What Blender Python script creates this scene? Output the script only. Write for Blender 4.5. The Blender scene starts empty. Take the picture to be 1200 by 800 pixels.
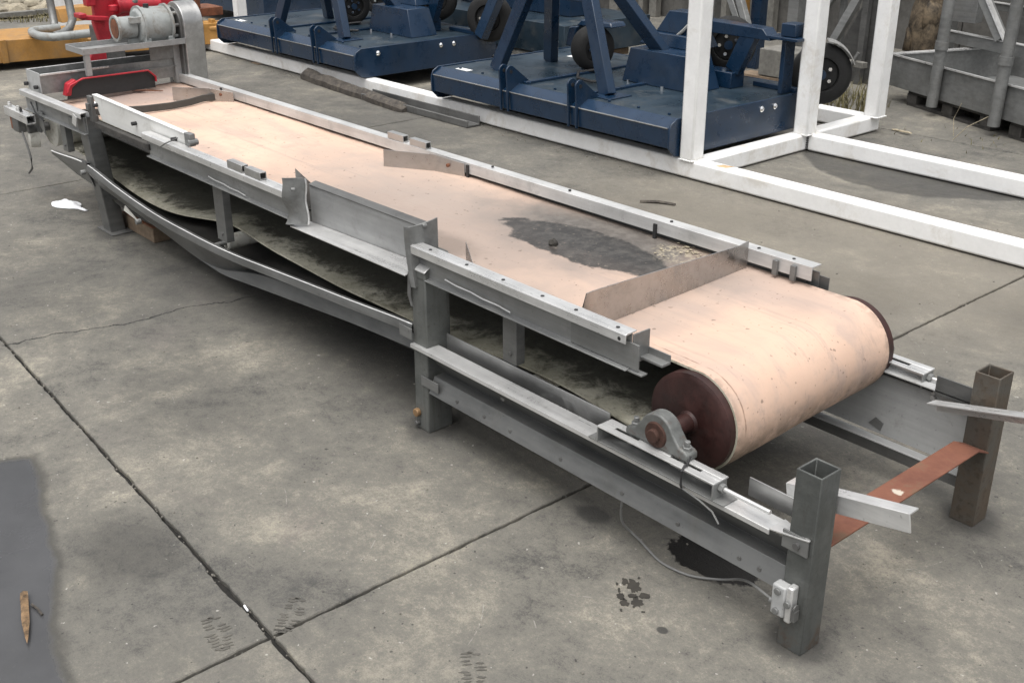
import bpy, bmesh, math, random
from mathutils import Vector, Matrix, noise
R = math.radians
random.seed(7)
sc = bpy.context.scene
COL = sc.collection

# ------------------------------------------------------------------ camera
cam_d = bpy.data.cameras.new('camera'); cam = bpy.data.objects.new('camera', cam_d); COL.objects.link(cam)
cam.location = (0, 0, 1.6)
cam.rotation_mode = 'XYZ'
cam.rotation_euler = (R(90 - 23.896), R(0.15), R(139.22 - 90))
cam_d.sensor_width = 36; cam_d.lens = 36 * 1308.3 / 1200
cam_d.clip_start = .05; cam_d.clip_end = 500
sc.camera = cam
sc.render.resolution_x, sc.render.resolution_y = 1024, 682

# ------------------------------------------------------------------ overcast daylight
SUN_EL, SUN_AZ = R(74), R(-60)          # azimuth measured from +X towards +Y (veiled sun high on the photographer's side)
w = bpy.data.worlds.new('World'); sc.world = w; w.use_nodes = True
nt = w.node_tree; nt.nodes.clear()
sky = nt.nodes.new('ShaderNodeTexSky'); sky.sky_type = 'NISHITA'; sky.sun_disc = False
sky.sun_elevation = SUN_EL; sky.sun_rotation = math.pi / 2 - SUN_AZ
sky.air_density = 1.0; sky.dust_density = 6.0; sky.ozone_density = 1.0
hs = nt.nodes.new('ShaderNodeHueSaturation'); hs.inputs['Saturation'].default_value = .16
bg = nt.nodes.new('ShaderNodeBackground'); bg.inputs['Strength'].default_value = .15
wo = nt.nodes.new('ShaderNodeOutputWorld')
nt.links.new(sky.outputs[0], hs.inputs['Color']); nt.links.new(hs.outputs[0], bg.inputs['Color']); nt.links.new(bg.outputs[0], wo.inputs[0])
sd = bpy.data.lights.new('sun', 'SUN'); sd.energy = 1.15; sd.angle = R(75); sd.color = (1, .965, .91)
so = bpy.data.objects.new('sun', sd); COL.objects.link(so)
dirv = Vector((math.cos(SUN_AZ) * math.cos(SUN_EL), math.sin(SUN_AZ) * math.cos(SUN_EL), math.sin(SUN_EL)))
so.rotation_euler = dirv.to_track_quat('Z', 'Y').to_euler(); so.location = (0, 0, 12)
sc.view_settings.view_transform = 'Standard'; sc.view_settings.look = 'None'
sc.view_settings.exposure = 0.55; sc.view_settings.gamma = 1

# ------------------------------------------------------------------ node helpers
class NG:
    def __init__(s, name):
        s.m = bpy.data.materials.new(name); s.m.use_nodes = True
        s.t = s.m.node_tree; s.t.nodes.clear()
        s.out = s.t.nodes.new('ShaderNodeOutputMaterial'); s.b = s.t.nodes.new('ShaderNodeBsdfPrincipled')
        s.t.links.new(s.b.outputs[0], s.out.inputs[0])
        s.geo = s.t.nodes.new('ShaderNodeNewGeometry'); s.pos = s.geo.outputs['Position']
    def n(s, typ, ins=None, **props):
        nd = s.t.nodes.new(typ)
        for k, v in props.items(): setattr(nd, k, v)
        for k, v in (ins or {}).items(): s.set(nd.inputs[k], v)
        return nd
    def set(s, sock, v):
        if isinstance(v, bpy.types.NodeSocket): s.t.links.new(v, sock)
        elif isinstance(v, (tuple, list)) and len(v) == 3 and len(sock.default_value) == 4: sock.default_value = (*v, 1)
        else: sock.default_value = v
    def noise(s, scale, detail=4, rough=.6, vec=None, dist=0):
        return s.n('ShaderNodeTexNoise', {'Vector': vec or s.pos, 'Scale': scale, 'Detail': detail, 'Roughness': rough, 'Distortion': dist}).outputs['Fac']
    def scaled(s, v):
        return s.n('ShaderNodeVectorMath', {0: s.pos, 1: v}, operation='MULTIPLY').outputs[0]
    def ramp(s, fac, a, b, va=0., vb=1.):
        return s.n('ShaderNodeMapRange', {'Value': fac, 1: a, 2: b, 3: va, 4: vb}, interpolation_type='SMOOTHSTEP').outputs[0]
    def mix(s, fac, a, b, mode='MIX'):
        nd = s.n('ShaderNodeMix', data_type='RGBA', blend_type=mode)
        s.set(nd.inputs[0], fac); s.set(nd.inputs[6], a); s.set(nd.inputs[7], b); return nd.outputs[2]
    def math(s, op, a, b=0.):
        nd = s.n('ShaderNodeMath', operation=op); s.set(nd.inputs[0], a); s.set(nd.inputs[1], b); return nd.outputs[0]
    def bump(s, h, strength=.3, dist=.01, normal=None):
        nd = s.n('ShaderNodeBump', {'Height': h, 'Strength': strength, 'Distance': dist})
        if normal: s.set(nd.inputs['Normal'], normal)
        return nd.outputs[0]
    def blot(s, c, r, amp, soft, nz):
        """soft-edged irregular patch at a place on the thing: 1 inside"""
        sub = s.n('ShaderNodeVectorMath', {0: s.pos, 1: (c[0], c[1], c[2] if len(c) > 2 else 0)}, operation='SUBTRACT').outputs[0]
        ml = s.n('ShaderNodeVectorMath', {0: sub, 1: (1 / r[0], 1 / r[1], 0 if len(r) < 3 else 1 / r[2])}, operation='MULTIPLY').outputs[0]
        d = s.n('ShaderNodeVectorMath', {0: ml}, operation='LENGTH').outputs['Value']
        d2 = s.math('ADD', d, s.math('MULTIPLY', s.math('SUBTRACT', nz, .5), amp))
        return s.ramp(d2, 1 - soft, 1 + soft, 1, 0)
    def done(s, col, rough=.6, metal=0., normal=None, **kw):
        s.set(s.b.inputs['Base Color'], col); s.set(s.b.inputs['Roughness'], rough); s.set(s.b.inputs['Metallic'], metal)
        if normal: s.set(s.b.inputs['Normal'], normal)
        for k, v in kw.items(): s.set(s.b.inputs[k.replace('_', ' ')], v)
        return s.m

def plain(name, col, rough=.55, metal=0., var=.35, scale=9, grain=60, bump=.15, dirt=None, dirt_amt=.5, dscale=6, **kw):
    g = NG(name)
    a = g.noise(scale, 5); b = g.noise(grain, 3)
    f = g.math('ADD', g.math('MULTIPLY', a, .7), g.math('MULTIPLY', b, .3))
    lo = tuple(c * (1 - var) for c in col); hi = tuple(min(1, c * (1 + var)) for c in col)
    c = g.mix(g.ramp(f, .3, .7), lo, hi)
    r = g.ramp(a, .3, .7, max(.04, rough - .1), min(1, rough + .12))
    if dirt:
        d = g.ramp(g.noise(dscale, 7, .7, dist=.4), .5, .68, 0, dirt_amt)
        c = g.mix(d, c, dirt); r = g.mix(d, r, (.85,) * 3)
    n = g.bump(b, bump, .004)
    return g.done(c, r, metal, n, **kw)

M = {}
def mat_concrete():
    g = NG('yard_concrete')
    big = g.noise(.55, 5, .62); mid = g.noise(2.6, 8, .72, dist=.6); fine = g.noise(28, 6, .75); grit = g.noise(170, 3, .7)
    tot = None
    for n_, wt_ in ((g.noise(1.25, 8, .68, dist=.6), .9), (g.noise(3.9, 8, .74, dist=.5), .62), (g.noise(11, 8, .78, dist=.2), .5), (g.noise(37, 6, .75), .42), (g.noise(120, 4, .7), .38), (g.noise(310, 2, .6), .3)):
        t_ = g.math('MULTIPLY', g.math('SUBTRACT', n_, .5), wt_ * 1.55); tot = t_ if tot is None else g.math('ADD', tot, t_)
    v = g.math('ADD', tot, .5)
    c = g.mix(g.ramp(v, .05, .52), (.054, .053, .050), (.148, .140, .121)); c = g.mix(g.ramp(v, .48, .98), c, (.31, .284, .228))
    c = g.mix(g.ramp(g.noise(.8, 5, .6), .42, .62, 0, .35), c, (.092, .089, .081))
    c = g.mix(g.ramp(g.noise(64, 2, .45), .70, .75, 0, .8), c, (.03, .029, .027))
    c = g.mix(g.ramp(g.noise(52, 2, .45), .715, .76, 0, .7), c, (.40, .385, .35))
    # faint violet cast where old spills dried
    c = g.mix(g.ramp(g.noise(1.1, 6, .7, dist=.9, vec=g.scaled((1, 1.3, 2))), .58, .7, 0, .3), c, (.128, .108, .104))
    # pale scuff streaks
    st = g.noise(1, 7, .72, vec=g.scaled((2.2, 16, 1)), dist=1.2)
    c = g.mix(g.ramp(st, .60, .74, 0, .4), c, (.25, .232, .20))
    st2 = g.noise(1, 7, .72, vec=g.scaled((14, 2.0, 1)), dist=1.5)
    c = g.mix(g.ramp(st2, .62, .74, 0, .35), c, (.24, .22, .19))
    # white scratches: thin lines broken up by noise
    for (px, py, an, ln) in [(-2.35, 1.22, .5, .05), (-2.0, 1.25, 1.0, .06), (-1.60, 1.28, .9, .09), (-2.55, 1.55, 2.1, .05), (-1.52, 1.52, 2.5, .07), (-1.50, 1.36, .6, .04), (-1.05, 2.25, 1.9, .10), (-.98, 2.35, .8, .06), (-3.1, 1.25, .3, .05), (-1.85, 3.45, .4, .2)]:
        sub = g.n('ShaderNodeVectorMath', {0: g.pos, 1: (px, py, 0)}, operation='SUBTRACT').outputs[0]
        rot = g.n('ShaderNodeVectorRotate', {'Vector': sub, 'Angle': an}, rotation_type='Z_AXIS').outputs[0]
        sp = g.n('ShaderNodeSeparateXYZ', {0: rot})
        bend = g.math('ADD', sp.outputs[1], g.math('MULTIPLY', g.math('MULTIPLY', sp.outputs[0], sp.outputs[0]), 1.6))
        m1 = g.math('MULTIPLY', g.ramp(g.math('ABSOLUTE', bend), .0006, .0019, 1, 0), g.ramp(g.math('ABSOLUTE', sp.outputs[0]), ln * .7, ln, 1, 0))
        c = g.mix(g.math('MULTIPLY', m1, g.ramp(g.noise(45, 3), .46, .60, 0, .5)), c, (.34, .325, .29))
    # damp and oil patches, contact shade painted at leg feet, darker ground under conveyor (each at its own spot on the slabs)
    nz = g.noise(6.5, 6, .62); nz2 = g.noise(26, 4, .6)
    damp = None
    rough = g.ramp(mid, .3, .7, .72, .92)
    for (cx, cy, rx, ry, amp, soft, amt) in [(-2.41, .80, .16, .12, 1.3, .5, .55), (-4.31, 5.85, .45, .35, 1, .35, .4), (-2.25, 3.67, .28, .2, 1.2, .4, .5),
                                   (-1.45, 4.0, .35, .3, 1.3, .5, .45), (-3.4, 3.9, .5, .3, 1.4, .5, .35), (-6.5, 3.3, 1.6, 1.1, 1.0, .6, .4), (-4.3, 1.45, .7, .35, 1.2, .6, .25),
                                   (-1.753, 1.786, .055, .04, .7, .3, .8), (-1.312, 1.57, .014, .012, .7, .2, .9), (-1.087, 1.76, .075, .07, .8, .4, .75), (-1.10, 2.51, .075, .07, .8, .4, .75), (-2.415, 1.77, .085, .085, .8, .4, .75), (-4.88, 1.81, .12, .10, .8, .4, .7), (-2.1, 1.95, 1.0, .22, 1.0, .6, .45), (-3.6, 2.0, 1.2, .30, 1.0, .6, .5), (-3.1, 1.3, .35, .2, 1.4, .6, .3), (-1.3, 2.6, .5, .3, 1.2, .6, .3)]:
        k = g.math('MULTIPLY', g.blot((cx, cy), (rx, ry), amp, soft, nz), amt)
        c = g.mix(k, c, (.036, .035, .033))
    sxw = g.n('ShaderNodeSeparateXYZ', {0: g.pos}); xw, yw = sxw.outputs[0], sxw.outputs[1]
    edge = g.math('ADD', g.math('MULTIPLY', g.math('POWER', g.math('ABSOLUTE', g.math('ADD', xw, 3.02)), 2.0), .85), 4.99)
    wet = g.math('MULTIPLY', g.ramp(g.math('SUBTRACT', g.math('ADD', yw, g.math('MULTIPLY', g.math('SUBTRACT', nz, .5), .16)), edge), -.012, .03, 0, 1), g.math('MULTIPLY', g.ramp(yw, 5.40, 5.46, 1, 0), g.ramp(xw, -3.72, -3.70, 0, 1)))
    c = g.mix(g.math('MULTIPLY', wet, .72), c, (.034, .033, .031)); rough = g.math('SUBTRACT', rough, g.math('MULTIPLY', wet, .2))
    oil = g.blot((-1.42, 1.865), (.12, .08), 1.3, .035, g.math('ADD', g.math('MULTIPLY', nz, .75), g.math('MULTIPLY', nz2, .25)))
    c = g.mix(oil, c, (.010, .0095, .009)); rough = g.math('SUBTRACT', rough, g.math('MULTIPLY', oil, .35))
    # paler, warmer patch of concrete
    bl = g.blot((-2.6, 4.05), (1.3, .75), .9, .6, nz)
    c = g.mix(g.math('MULTIPLY', bl, .45), c, (.235, .208, .165))
    # thin wandering crack across the slab
    sx = g.n('ShaderNodeSeparateXYZ', {0: g.pos})
    X, Y = sx.outputs[0], sx.outputs[1]
    lin = g.math('ADD', g.math('MULTIPLY', g.math('SUBTRACT', Y, 1.0), .20), -3.90)
    wob = g.math('MULTIPLY', g.math('SUBTRACT', g.noise(3.2, 7, .65), .5), .22)
    dx = g.math('ABSOLUTE', g.math('SUBTRACT', X, g.math('ADD', lin, wob)))
    ck = g.math('MULTIPLY', g.ramp(dx, .002, .007, 1, 0), g.math('MULTIPLY', g.ramp(Y, 1.86, 1.9, 1, 0), g.ramp(Y, .97, 1.0, 0, 1)))
    c = g.mix(ck, c, (.02, .02, .019))
    # puddle of standing water at the edge of the slab
    f = g.math('SUBTRACT', Y, g.math('ADD', g.math('MULTIPLY', g.math('ADD', X, 2.95), -.28), .775))
    f2 = g.math('SUBTRACT', -3.17, X)
    sd_ = g.math('MAXIMUM', f, g.math('ADD', f2, g.math('MULTIPLY', g.math('SUBTRACT', Y, .4), .35)))
    sd_ = g.math('ADD', sd_, g.math('MULTIPLY', g.math('SUBTRACT', g.noise(4, 4, .5), .5), .12)); sd_ = g.math('ADD', sd_, g.math('MULTIPLY', g.math('SUBTRACT', nz2, .5), .014))
    rim = g.ramp(sd_, -.012, .022, 1, 0); pud = g.ramp(sd_, -.028, -.006, 1, 0)
    c = g.mix(g.math('MULTIPLY', rim, .68), c, (.034, .033, .030)); c = g.mix(g.math('MULTIPLY', pud, .85), c, g.mix(g.ramp(g.noise(1.8, 5, .6), .35, .65), (.044, .045, .048), (.068, .069, .073)))
    rough = g.n('ShaderNodeMix', {0: pud, 2: rough, 3: g.ramp(g.noise(2.6, 5, .6), .35, .65, .10, .30)}).outputs[0]
    h = g.math('ADD', g.math('MULTIPLY', fine, .6), g.math('MULTIPLY', grit, .4))
    h = g.math('SUBTRACT', h, g.math('MULTIPLY', ck, 1.5))
    hs_ = g.math('MULTIPLY', h, g.math('SUBTRACT', 1.0, g.math('MULTIPLY', pud, .86)))
    return g.done(c, rough, 0, g.bump(hs_, .45, .012), Specular_IOR_Level=.4)
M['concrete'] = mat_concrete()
M['dirt'] = plain('joint_dirt', (.012, .011, .0095), .95, var=.7, scale=40, grain=160, bump=.6)
M['verge'] = plain('gravel_verge', (.2, .175, .125), .95, var=.5, scale=7, grain=40, bump=.9, dirt=(.06, .07, .03), dscale=3)

def mat_steel(name, lo, hi, rough, metal, streak=(2.5, 48, 48), dirt=.4, dcol=(.1, .09, .075)):
    g = NG(name)
    a = g.noise(4.5, 6, .65); s = g.noise(1, 4, .6, vec=g.scaled(streak)); sp = g.noise(85, 3, .6)
    f = g.math('ADD', g.math('MULTIPLY', a, .6), g.math('MULTIPLY', s, .4))
    c = g.mix(g.ramp(f, .33, .67), lo, hi)
    d = g.ramp(g.noise(7, 8, .72, dist=.5), .52, .72, 0, dirt)
    c = g.mix(d, c, dcol)
    c = g.mix(g.ramp(sp, .64, .75, 0, .4), c, tuple(v * .35 for v in lo))
    r = g.math('ADD', g.ramp(f, .3, .7, rough - .08, rough + .12), g.math('MULTIPLY', d, .4))
    return g.done(c, r, g.math('MULTIPLY', g.math('SUBTRACT', 1.0, d), metal), g.bump(g.math('ADD', a, g.math('MULTIPLY', sp, .3)), .12, .004))
M['pale_sheet'] = mat_steel('pale_zinc_sheet', (.31, .315, .315), (.43, .435, .43), .5, .1, dirt=.45, dcol=(.16, .155, .14))
M['pale_plate'] = mat_steel('pale_skirt_plate', (.62, .62, .60), (.74, .74, .72), .45, .1, dirt=.35, dcol=(.34, .32, .28))
M['stainless'] = mat_steel('brushed_stainless', (.36, .36, .355), (.54, .54, .53), .38, .85)
M['bright'] = mat_steel('bright_aluminium', (.46, .46, .455), (.70, .70, .69), .30, .55, dirt=.3, dcol=(.22, .21, .19))
M['rail_zinc'] = mat_steel('rail_zinc', (.42, .42, .415), (.62, .62, .61), .36, .35, dirt=.45, dcol=(.17, .165, .155))
M['mid_zinc'] = mat_steel('mid_zinc_sheet', (.24, .243, .243), (.34, .343, .34), .42, .25, dirt=.4)
M['pale_edge'] = mat_steel('pale_edge_steel', (.70, .70, .69), (.85, .85, .84), .35, .2, dirt=.2, dcol=(.4, .39, .37))  # paler steel for the thin top edge of the guard
M['polished'] = mat_steel('polished_sheet', (.36, .355, .345), (.48, .47, .46), .27, .95, dirt=.3)
M['dull'] = mat_steel('dull_grey_steel', (.095, .097, .096), (.165, .167, .163), .38, .45, streak=(5, 5, 40), dirt=.35, dcol=(.09, .085, .07))
M['sheet'] = mat_steel('grey_sheet_steel', (.19, .194, .194), (.31, .315, .31), .36, .5, dirt=.35)
M['dark_steel'] = mat_steel('grimy_steel', (.10, .10, .098), (.17, .17, .165), .55, .5, dirt=.6, dcol=(.04, .037, .03))
M['cast'] = plain('grey_cast_iron', (.13, .135, .13), .5, .2, var=.35, dirt=(.085, .045, .028), dscale=38)
M['maroon'] = plain('maroon_painted_drum', (.034, .0125, .0105), .5, .1, var=.45, scale=14, dirt=(.02, .014, .012), dscale=9)
M['dark_rust'] = plain('dark_rust', (.052, .024, .017), .8, .2, var=.5, scale=20, grain=90, bump=.4, dirt=(.03, .02, .016), dscale=20)
M['rust_stain'] = plain('rust_stain', (.52, .36, .20), .6, 0, var=.3, scale=30)
M['shade_black'] = plain('interior_shade_black', (.022, .021, .018), .9, 0, var=.5)  # near-black that paints the shade inside the conveyor frame
M['rust'] = plain('rust', (.16, .062, .032), .85, .1, var=.5, scale=16, grain=90, bump=.5, dirt=(.08, .04, .025), dscale=12)
def mat_rusty_leg():
    g = NG('rusting_steel'); a = g.noise(5, 7, .7, dist=.5); b = g.noise(60, 4)
    c = g.mix(g.ramp(a, .38, .62), (.088, .083, .072), (.092, .070, .050)); c = g.mix(g.ramp(b, .5, .75, 0, .6), c, (.035, .025, .018))
    return g.done(c, .72, .25, g.bump(b, .3, .004))
M['rusty_leg'] = mat_rusty_leg()
def mat_tail_leg():
    g = NG('weathered_grey_steel'); sx = g.n('ShaderNodeSeparateXYZ', {0: g.pos}); z = sx.outputs[2]
    a = g.noise(6, 7, .7); b = g.noise(70, 4); st = g.noise(1, 5, .6, vec=g.scaled((55, 55, 5)))
    c = g.mix(g.ramp(a, .35, .65), (.082, .087, .083), (.132, .137, .130)); c = g.mix(g.ramp(st, .5, .72, 0, .5), c, (.07, .068, .062))
    k = g.math('MULTIPLY', g.math('MULTIPLY', g.ramp(z, .0, .11, 1, .0), g.ramp(a, .47, .6)), g.ramp(sx.outputs[0], -1.6, -1.4, 0, 1))
    c = g.mix(k, c, (.085, .05, .03)); c = g.mix(g.ramp(b, .56, .75, 0, .5), c, (.06, .055, .05))
    return g.done(c, .6, .35, g.bump(b, .25, .004))
M['tail_leg'] = mat_tail_leg()
def mat_orange():
    g = NG('rusty_orange_bar'); a = g.noise(9, 7, .7); b = g.noise(55, 4)
    c = g.mix(g.ramp(a, .35, .65), (.125, .047, .029), (.185, .073, .043)); c = g.mix(g.ramp(g.noise(18, 6, .7), .50, .68, 0, .75), c, (.12, .078, .048))
    c = g.mix(g.blot((-1.09, 2.10, .25), (.013, .011, .05), 2.2, .25, g.noise(60, 4)), c, (.45, .40, .33))
    return g.done(c, .8, .05, g.bump(b, .35, .004))
M['orange'] = mat_orange()
M['white_paint'] = plain('white_gloss_paint', (.80, .80, .79), .38, 0, var=.05, bump=.05, dirt=(.46, .41, .33), dirt_amt=.42, dscale=4.5)
M['white_plastic'] = plain('off_white_plastic', (.62, .61, .56), .5, 0, var=.12, dirt=(.25, .22, .17), dscale=40)
M['blue'] = plain('navy_machine_paint', (.0055, .0225, .053), .3, 0, var=.16, bump=.04, dirt=(.018, .026, .035), dirt_amt=.35, dscale=2.6, Coat_Weight=.25, Coat_Roughness=.2)
M['blue_deck'] = plain('dusty_navy_deck', (.018, .032, .046), .34, 0, var=.3, scale=4, bump=.06, dirt=(.075, .078, .075), dirt_amt=.5, dscale=3.5)
M['yellow'] = plain('ochre_machine_paint', (.36, .185, .045), .5, 0, var=.18, bump=.08, dirt=(.22, .15, .08), dscale=5)
M['red'] = plain('red_machine_paint', (.36, .014, .026), .4, 0, var=.28, bump=.05, dirt=(.16, .02, .02), dscale=6)
M['motor'] = plain('pale_grey_motor_paint', (.27, .285, .28), .5, 0, var=.15, scale=16, bump=.2, dirt=(.16, .13, .10), dirt_amt=.75, dscale=11)
M['tyre'] = plain('tyre_rubber', (.009, .009, .009), .8, 0, var=.3, bump=.4)
M['black'] = plain('black_rubber', (.02, .02, .021), .6, 0, var=.3)
M['grey_rubber'] = plain('grey_rubber', (.055, .052, .047), .7, 0, var=.25)
M['hose_grey'] = plain('pale_hose', (.34, .34, .32), .5, 0, var=.2)
M['cable'] = plain('grey_cable_sheath', (.16, .16, .155), .5, 0, var=.15)
M['timber'] = plain('weathered_timber', (.06, .052, .044), .9, 0, var=.6, scale=22, grain=70, bump=.7, dirt=(.15, .13, .10), dscale=14)
M['block'] = plain('old_timber_block', (.17, .125, .085), .9, 0, var=.35, scale=22, bump=.5)
M['block_top'] = plain('rusty_block_top', (.24, .10, .05), .9, 0, var=.35, scale=18, bump=.5)
M['splinter'] = plain('raw_splinter_wood', (.15, .095, .05), .8, 0, var=.75, scale=45, grain=150, bump=.5)
M['cloth'] = plain('white_rag', (.83, .84, .86), .85, 0, var=.06, bump=.3)
M['mud'] = plain('dark_mud', (.03, .027, .022), .7, 0, var=.4)
M['faint_mud'] = plain('dried_mud', (.080, .075, .065), .85, 0, var=.4)
M['pebble'] = plain('pebble_stone', (.15, .14, .12), .9, 0, var=.6, scale=300)
M['straw'] = plain('straw', (.33, .285, .205), .9, 0, var=.4, scale=120)
M['stone'] = plain('rubble_stone', (.25, .22, .165), .95, 0, var=.5, scale=6, grain=30, bump=.9)
M['grass'] = plain('dry_grass', (.125, .11, .05), .9, 0, var=.5, scale=14)
M['galv'] = mat_steel('dull_galvanised', (.15, .153, .15), (.24, .243, .238), .46, .45, dirt=.45)
M['wall_panel'] = plain('weathered_wall_panel', (.085, .082, .076), .9, 0, var=.45, scale=2.5, grain=30, bump=.3, dirt=(.07, .065, .058), dscale=2)
M['post_wood'] = plain('grey_post', (.15, .145, .13), .85, 0, var=.4, scale=6, grain=40, bump=.4, dirt=(.1, .09, .08))
M['brass'] = plain('brass_bolt', (.30, .19, .10), .5, .6, var=.3)
M['bundle'] = plain('brown_bundle', (.115, .088, .058), .9, 0, var=.7, scale=14, bump=.8, dirt=(.014, .012, .010), dirt_amt=.9, dscale=10)
M['pallet'] = plain('dark_pallet_wood', (.045, .042, .038), .9, 0, var=.5, scale=18, bump=.4)
M['paper'] = plain('white_sticker', (.78, .79, .78), .5, 0, var=.04)
M['chrome'] = mat_steel('chrome', (.8, .8, .8), (.9, .9, .9), .12, 1.0, dirt=.1)

def mat_belt():
    g = NG('pink_conveyor_belt')
    nz = g.noise(7, 7, .66, dist=.3); big = g.noise(1.8, 5, .6); lng = g.noise(1, 6, .62, vec=g.scaled((1.6, 9, 9)), dist=.5); fine = g.noise(70, 3)
    c = g.mix(g.ramp(big, .35, .65), (.565, .398, .305), (.645, .462, .357))
    c = g.mix(g.ramp(lng, .46, .68, 0, .6), c, (.40, .315, .272))
    c = g.mix(g.ramp(nz, .52, .68, 0, .42), c, (.36, .29, .252))
    c = g.mix(g.ramp(g.noise(1, 7, .74, vec=g.scaled((.9, 26, 9)), dist=.3), .55, .68, 0, .45), c, (.31, .25, .222))
    c = g.mix(g.math('MULTIPLY', g.blot((-2.80, 2.08), (.80, .36), 1.1, .6, nz), .85), c, (.275, .228, .20))
    c = g.mix(g.math('MULTIPLY', g.blot((-3.3, 2.3), (.6, .16), 1.3, .6, nz), .4), c, (.36, .30, .26))
    c = g.mix(g.math('MULTIPLY', g.blot((-2.62, 1.98), (.14, .07), 1.5, .5, nz), .6), c, (.15, .12, .10))
    c = g.mix(g.math('MULTIPLY', g.blot((-5.35, 2.2), (.26, .24), 1.2, .6, nz), .65), c, (.25, .21, .20))
    c = g.mix(g.math('MULTIPLY', g.blot((-1.72, 2.40), (.25, .13), 1.2, .6, nz), .55), c, (.30, .245, .22))
    c = g.mix(g.math('MULTIPLY', g.blot((-1.78, 2.15), (.10, .34), 1.2, .6, nz), .5), c, (.32, .265, .235))
    c = g.mix(g.math('MULTIPLY', g.blot((-2.0, 1.98), (.2, .06), 1.2, .5, nz), .3), c, (.36, .29, .25))
    n24 = g.noise(24, 6, .7)
    halo = g.blot((-2.34, 2.37), (.46, .22), .9, .5, nz)
    c = g.mix(g.math('MULTIPLY', halo, .8), c, (.175, .155, .138))
    film = g.blot((-2.28, 2.37), (.34, .135), .8, .35, nz)
    c = g.mix(g.math('MULTIPLY', film, .8), c, g.mix(g.ramp(n24, .4, .65), (.075, .071, .066), (.13, .123, .112)))
    wet = g.blot((-2.30, 2.265), (.34, .115), .95, .05, g.math('ADD', g.math('MULTIPLY', nz, .72), g.math('MULTIPLY', n24, .28)))
    sl = g.mix(g.ramp(n24, .40, .68), (.024, .023, .022), (.062, .058, .053)); sl = g.mix(g.ramp(g.noise(55, 4), .62, .72, 0, .6), sl, (.26, .225, .18))
    c = g.mix(g.math('MULTIPLY', wet, .92), c, sl)
    c = g.mix(g.ramp(g.noise(48, 2, .4), .71, .75, 0, .6), c, (.10, .075, .06))
    c = g.mix(g.ramp(g.noise(85, 2, .4), .70, .745, 0, .5), c, (.16, .12, .10))
    sx = g.n('ShaderNodeSeparateXYZ', {0: g.pos})
    edge_line = g.math('MULTIPLY', g.ramp(g.math('ABSOLUTE', g.math('SUBTRACT', sx.outputs[1], g.math('ADD', 1.899, g.math('MULTIPLY', g.math('SUBTRACT', nz, .5), .012)))), .0008, .003, 1, 0), g.ramp(g.noise(5, 4, .6), .44, .54))
    c = g.mix(g.math('MULTIPLY', edge_line, .8), c, (.17, .10, .07))
    rub = g.math('MULTIPLY', g.math('ADD', g.ramp(sx.outputs[1], 1.87, 1.90, 1, 0), g.ramp(sx.outputs[1], 2.455, 2.49, 0, 1)), g.ramp(n24, .42, .6))
    c = g.mix(g.math('MULTIPLY', rub, .55), c, (.22, .165, .135))
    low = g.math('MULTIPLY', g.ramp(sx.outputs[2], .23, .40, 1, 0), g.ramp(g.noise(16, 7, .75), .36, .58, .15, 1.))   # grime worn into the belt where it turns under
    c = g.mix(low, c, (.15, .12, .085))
    cr = g.math('MULTIPLY', g.blot((-2.04, 2.42), (.085, .075), 1.6, .3, nz), g.ramp(g.noise(60, 5, .7), .47, .58))
    c = g.mix(g.math('MULTIPLY', cr, .75), c, (.36, .315, .235))
    r = g.n('ShaderNodeMix', {0: wet, 2: g.ramp(nz, .3, .7, .46, .64), 3: .36}).outputs[0]
    return g.done(c, r, 0, g.bump(g.math('ADD', fine, g.math('MULTIPLY', wet, g.noise(30, 5))), .12, .006), Specular_IOR_Level=.22)
M['belt'] = mat_belt()
def mat_belt_in():
    g = NG('grimy_belt_underside'); a = g.noise(3, 7, .72, dist=.5); b = g.noise(42, 6, .75); d = g.noise(1, 6, .7, vec=g.scaled((26, 60, 10))); m_ = g.noise(11, 7, .75, dist=.3)
    c = g.mix(g.ramp(a, .38, .62), (.40, .385, .30), (.60, .575, .475)); c = g.mix(g.ramp(m_, .46, .70, 0, .6), c, (.17, .16, .11)); c = g.mix(g.ramp(b, .54, .68, 0, .55), c, (.11, .105, .08)); c = g.mix(g.ramp(d, .60, .72, 0, .45), c, (.07, .066, .052))
    sx = g.n('ShaderNodeSeparateXYZ', {0: g.pos})          # silt and painted-in shade, darker away from the near edge
    c = g.mix(g.math('MULTIPLY', g.ramp(g.math('ADD', sx.outputs[1], g.math('MULTIPLY', g.math('SUBTRACT', m_, .5), .35)), 1.885, 1.99, 0, 1), .85), c, (.036, .035, .026))
    return g.done(c, .85, 0, g.bump(b, .5, .006))
M['belt_in'] = mat_belt_in()

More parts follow.
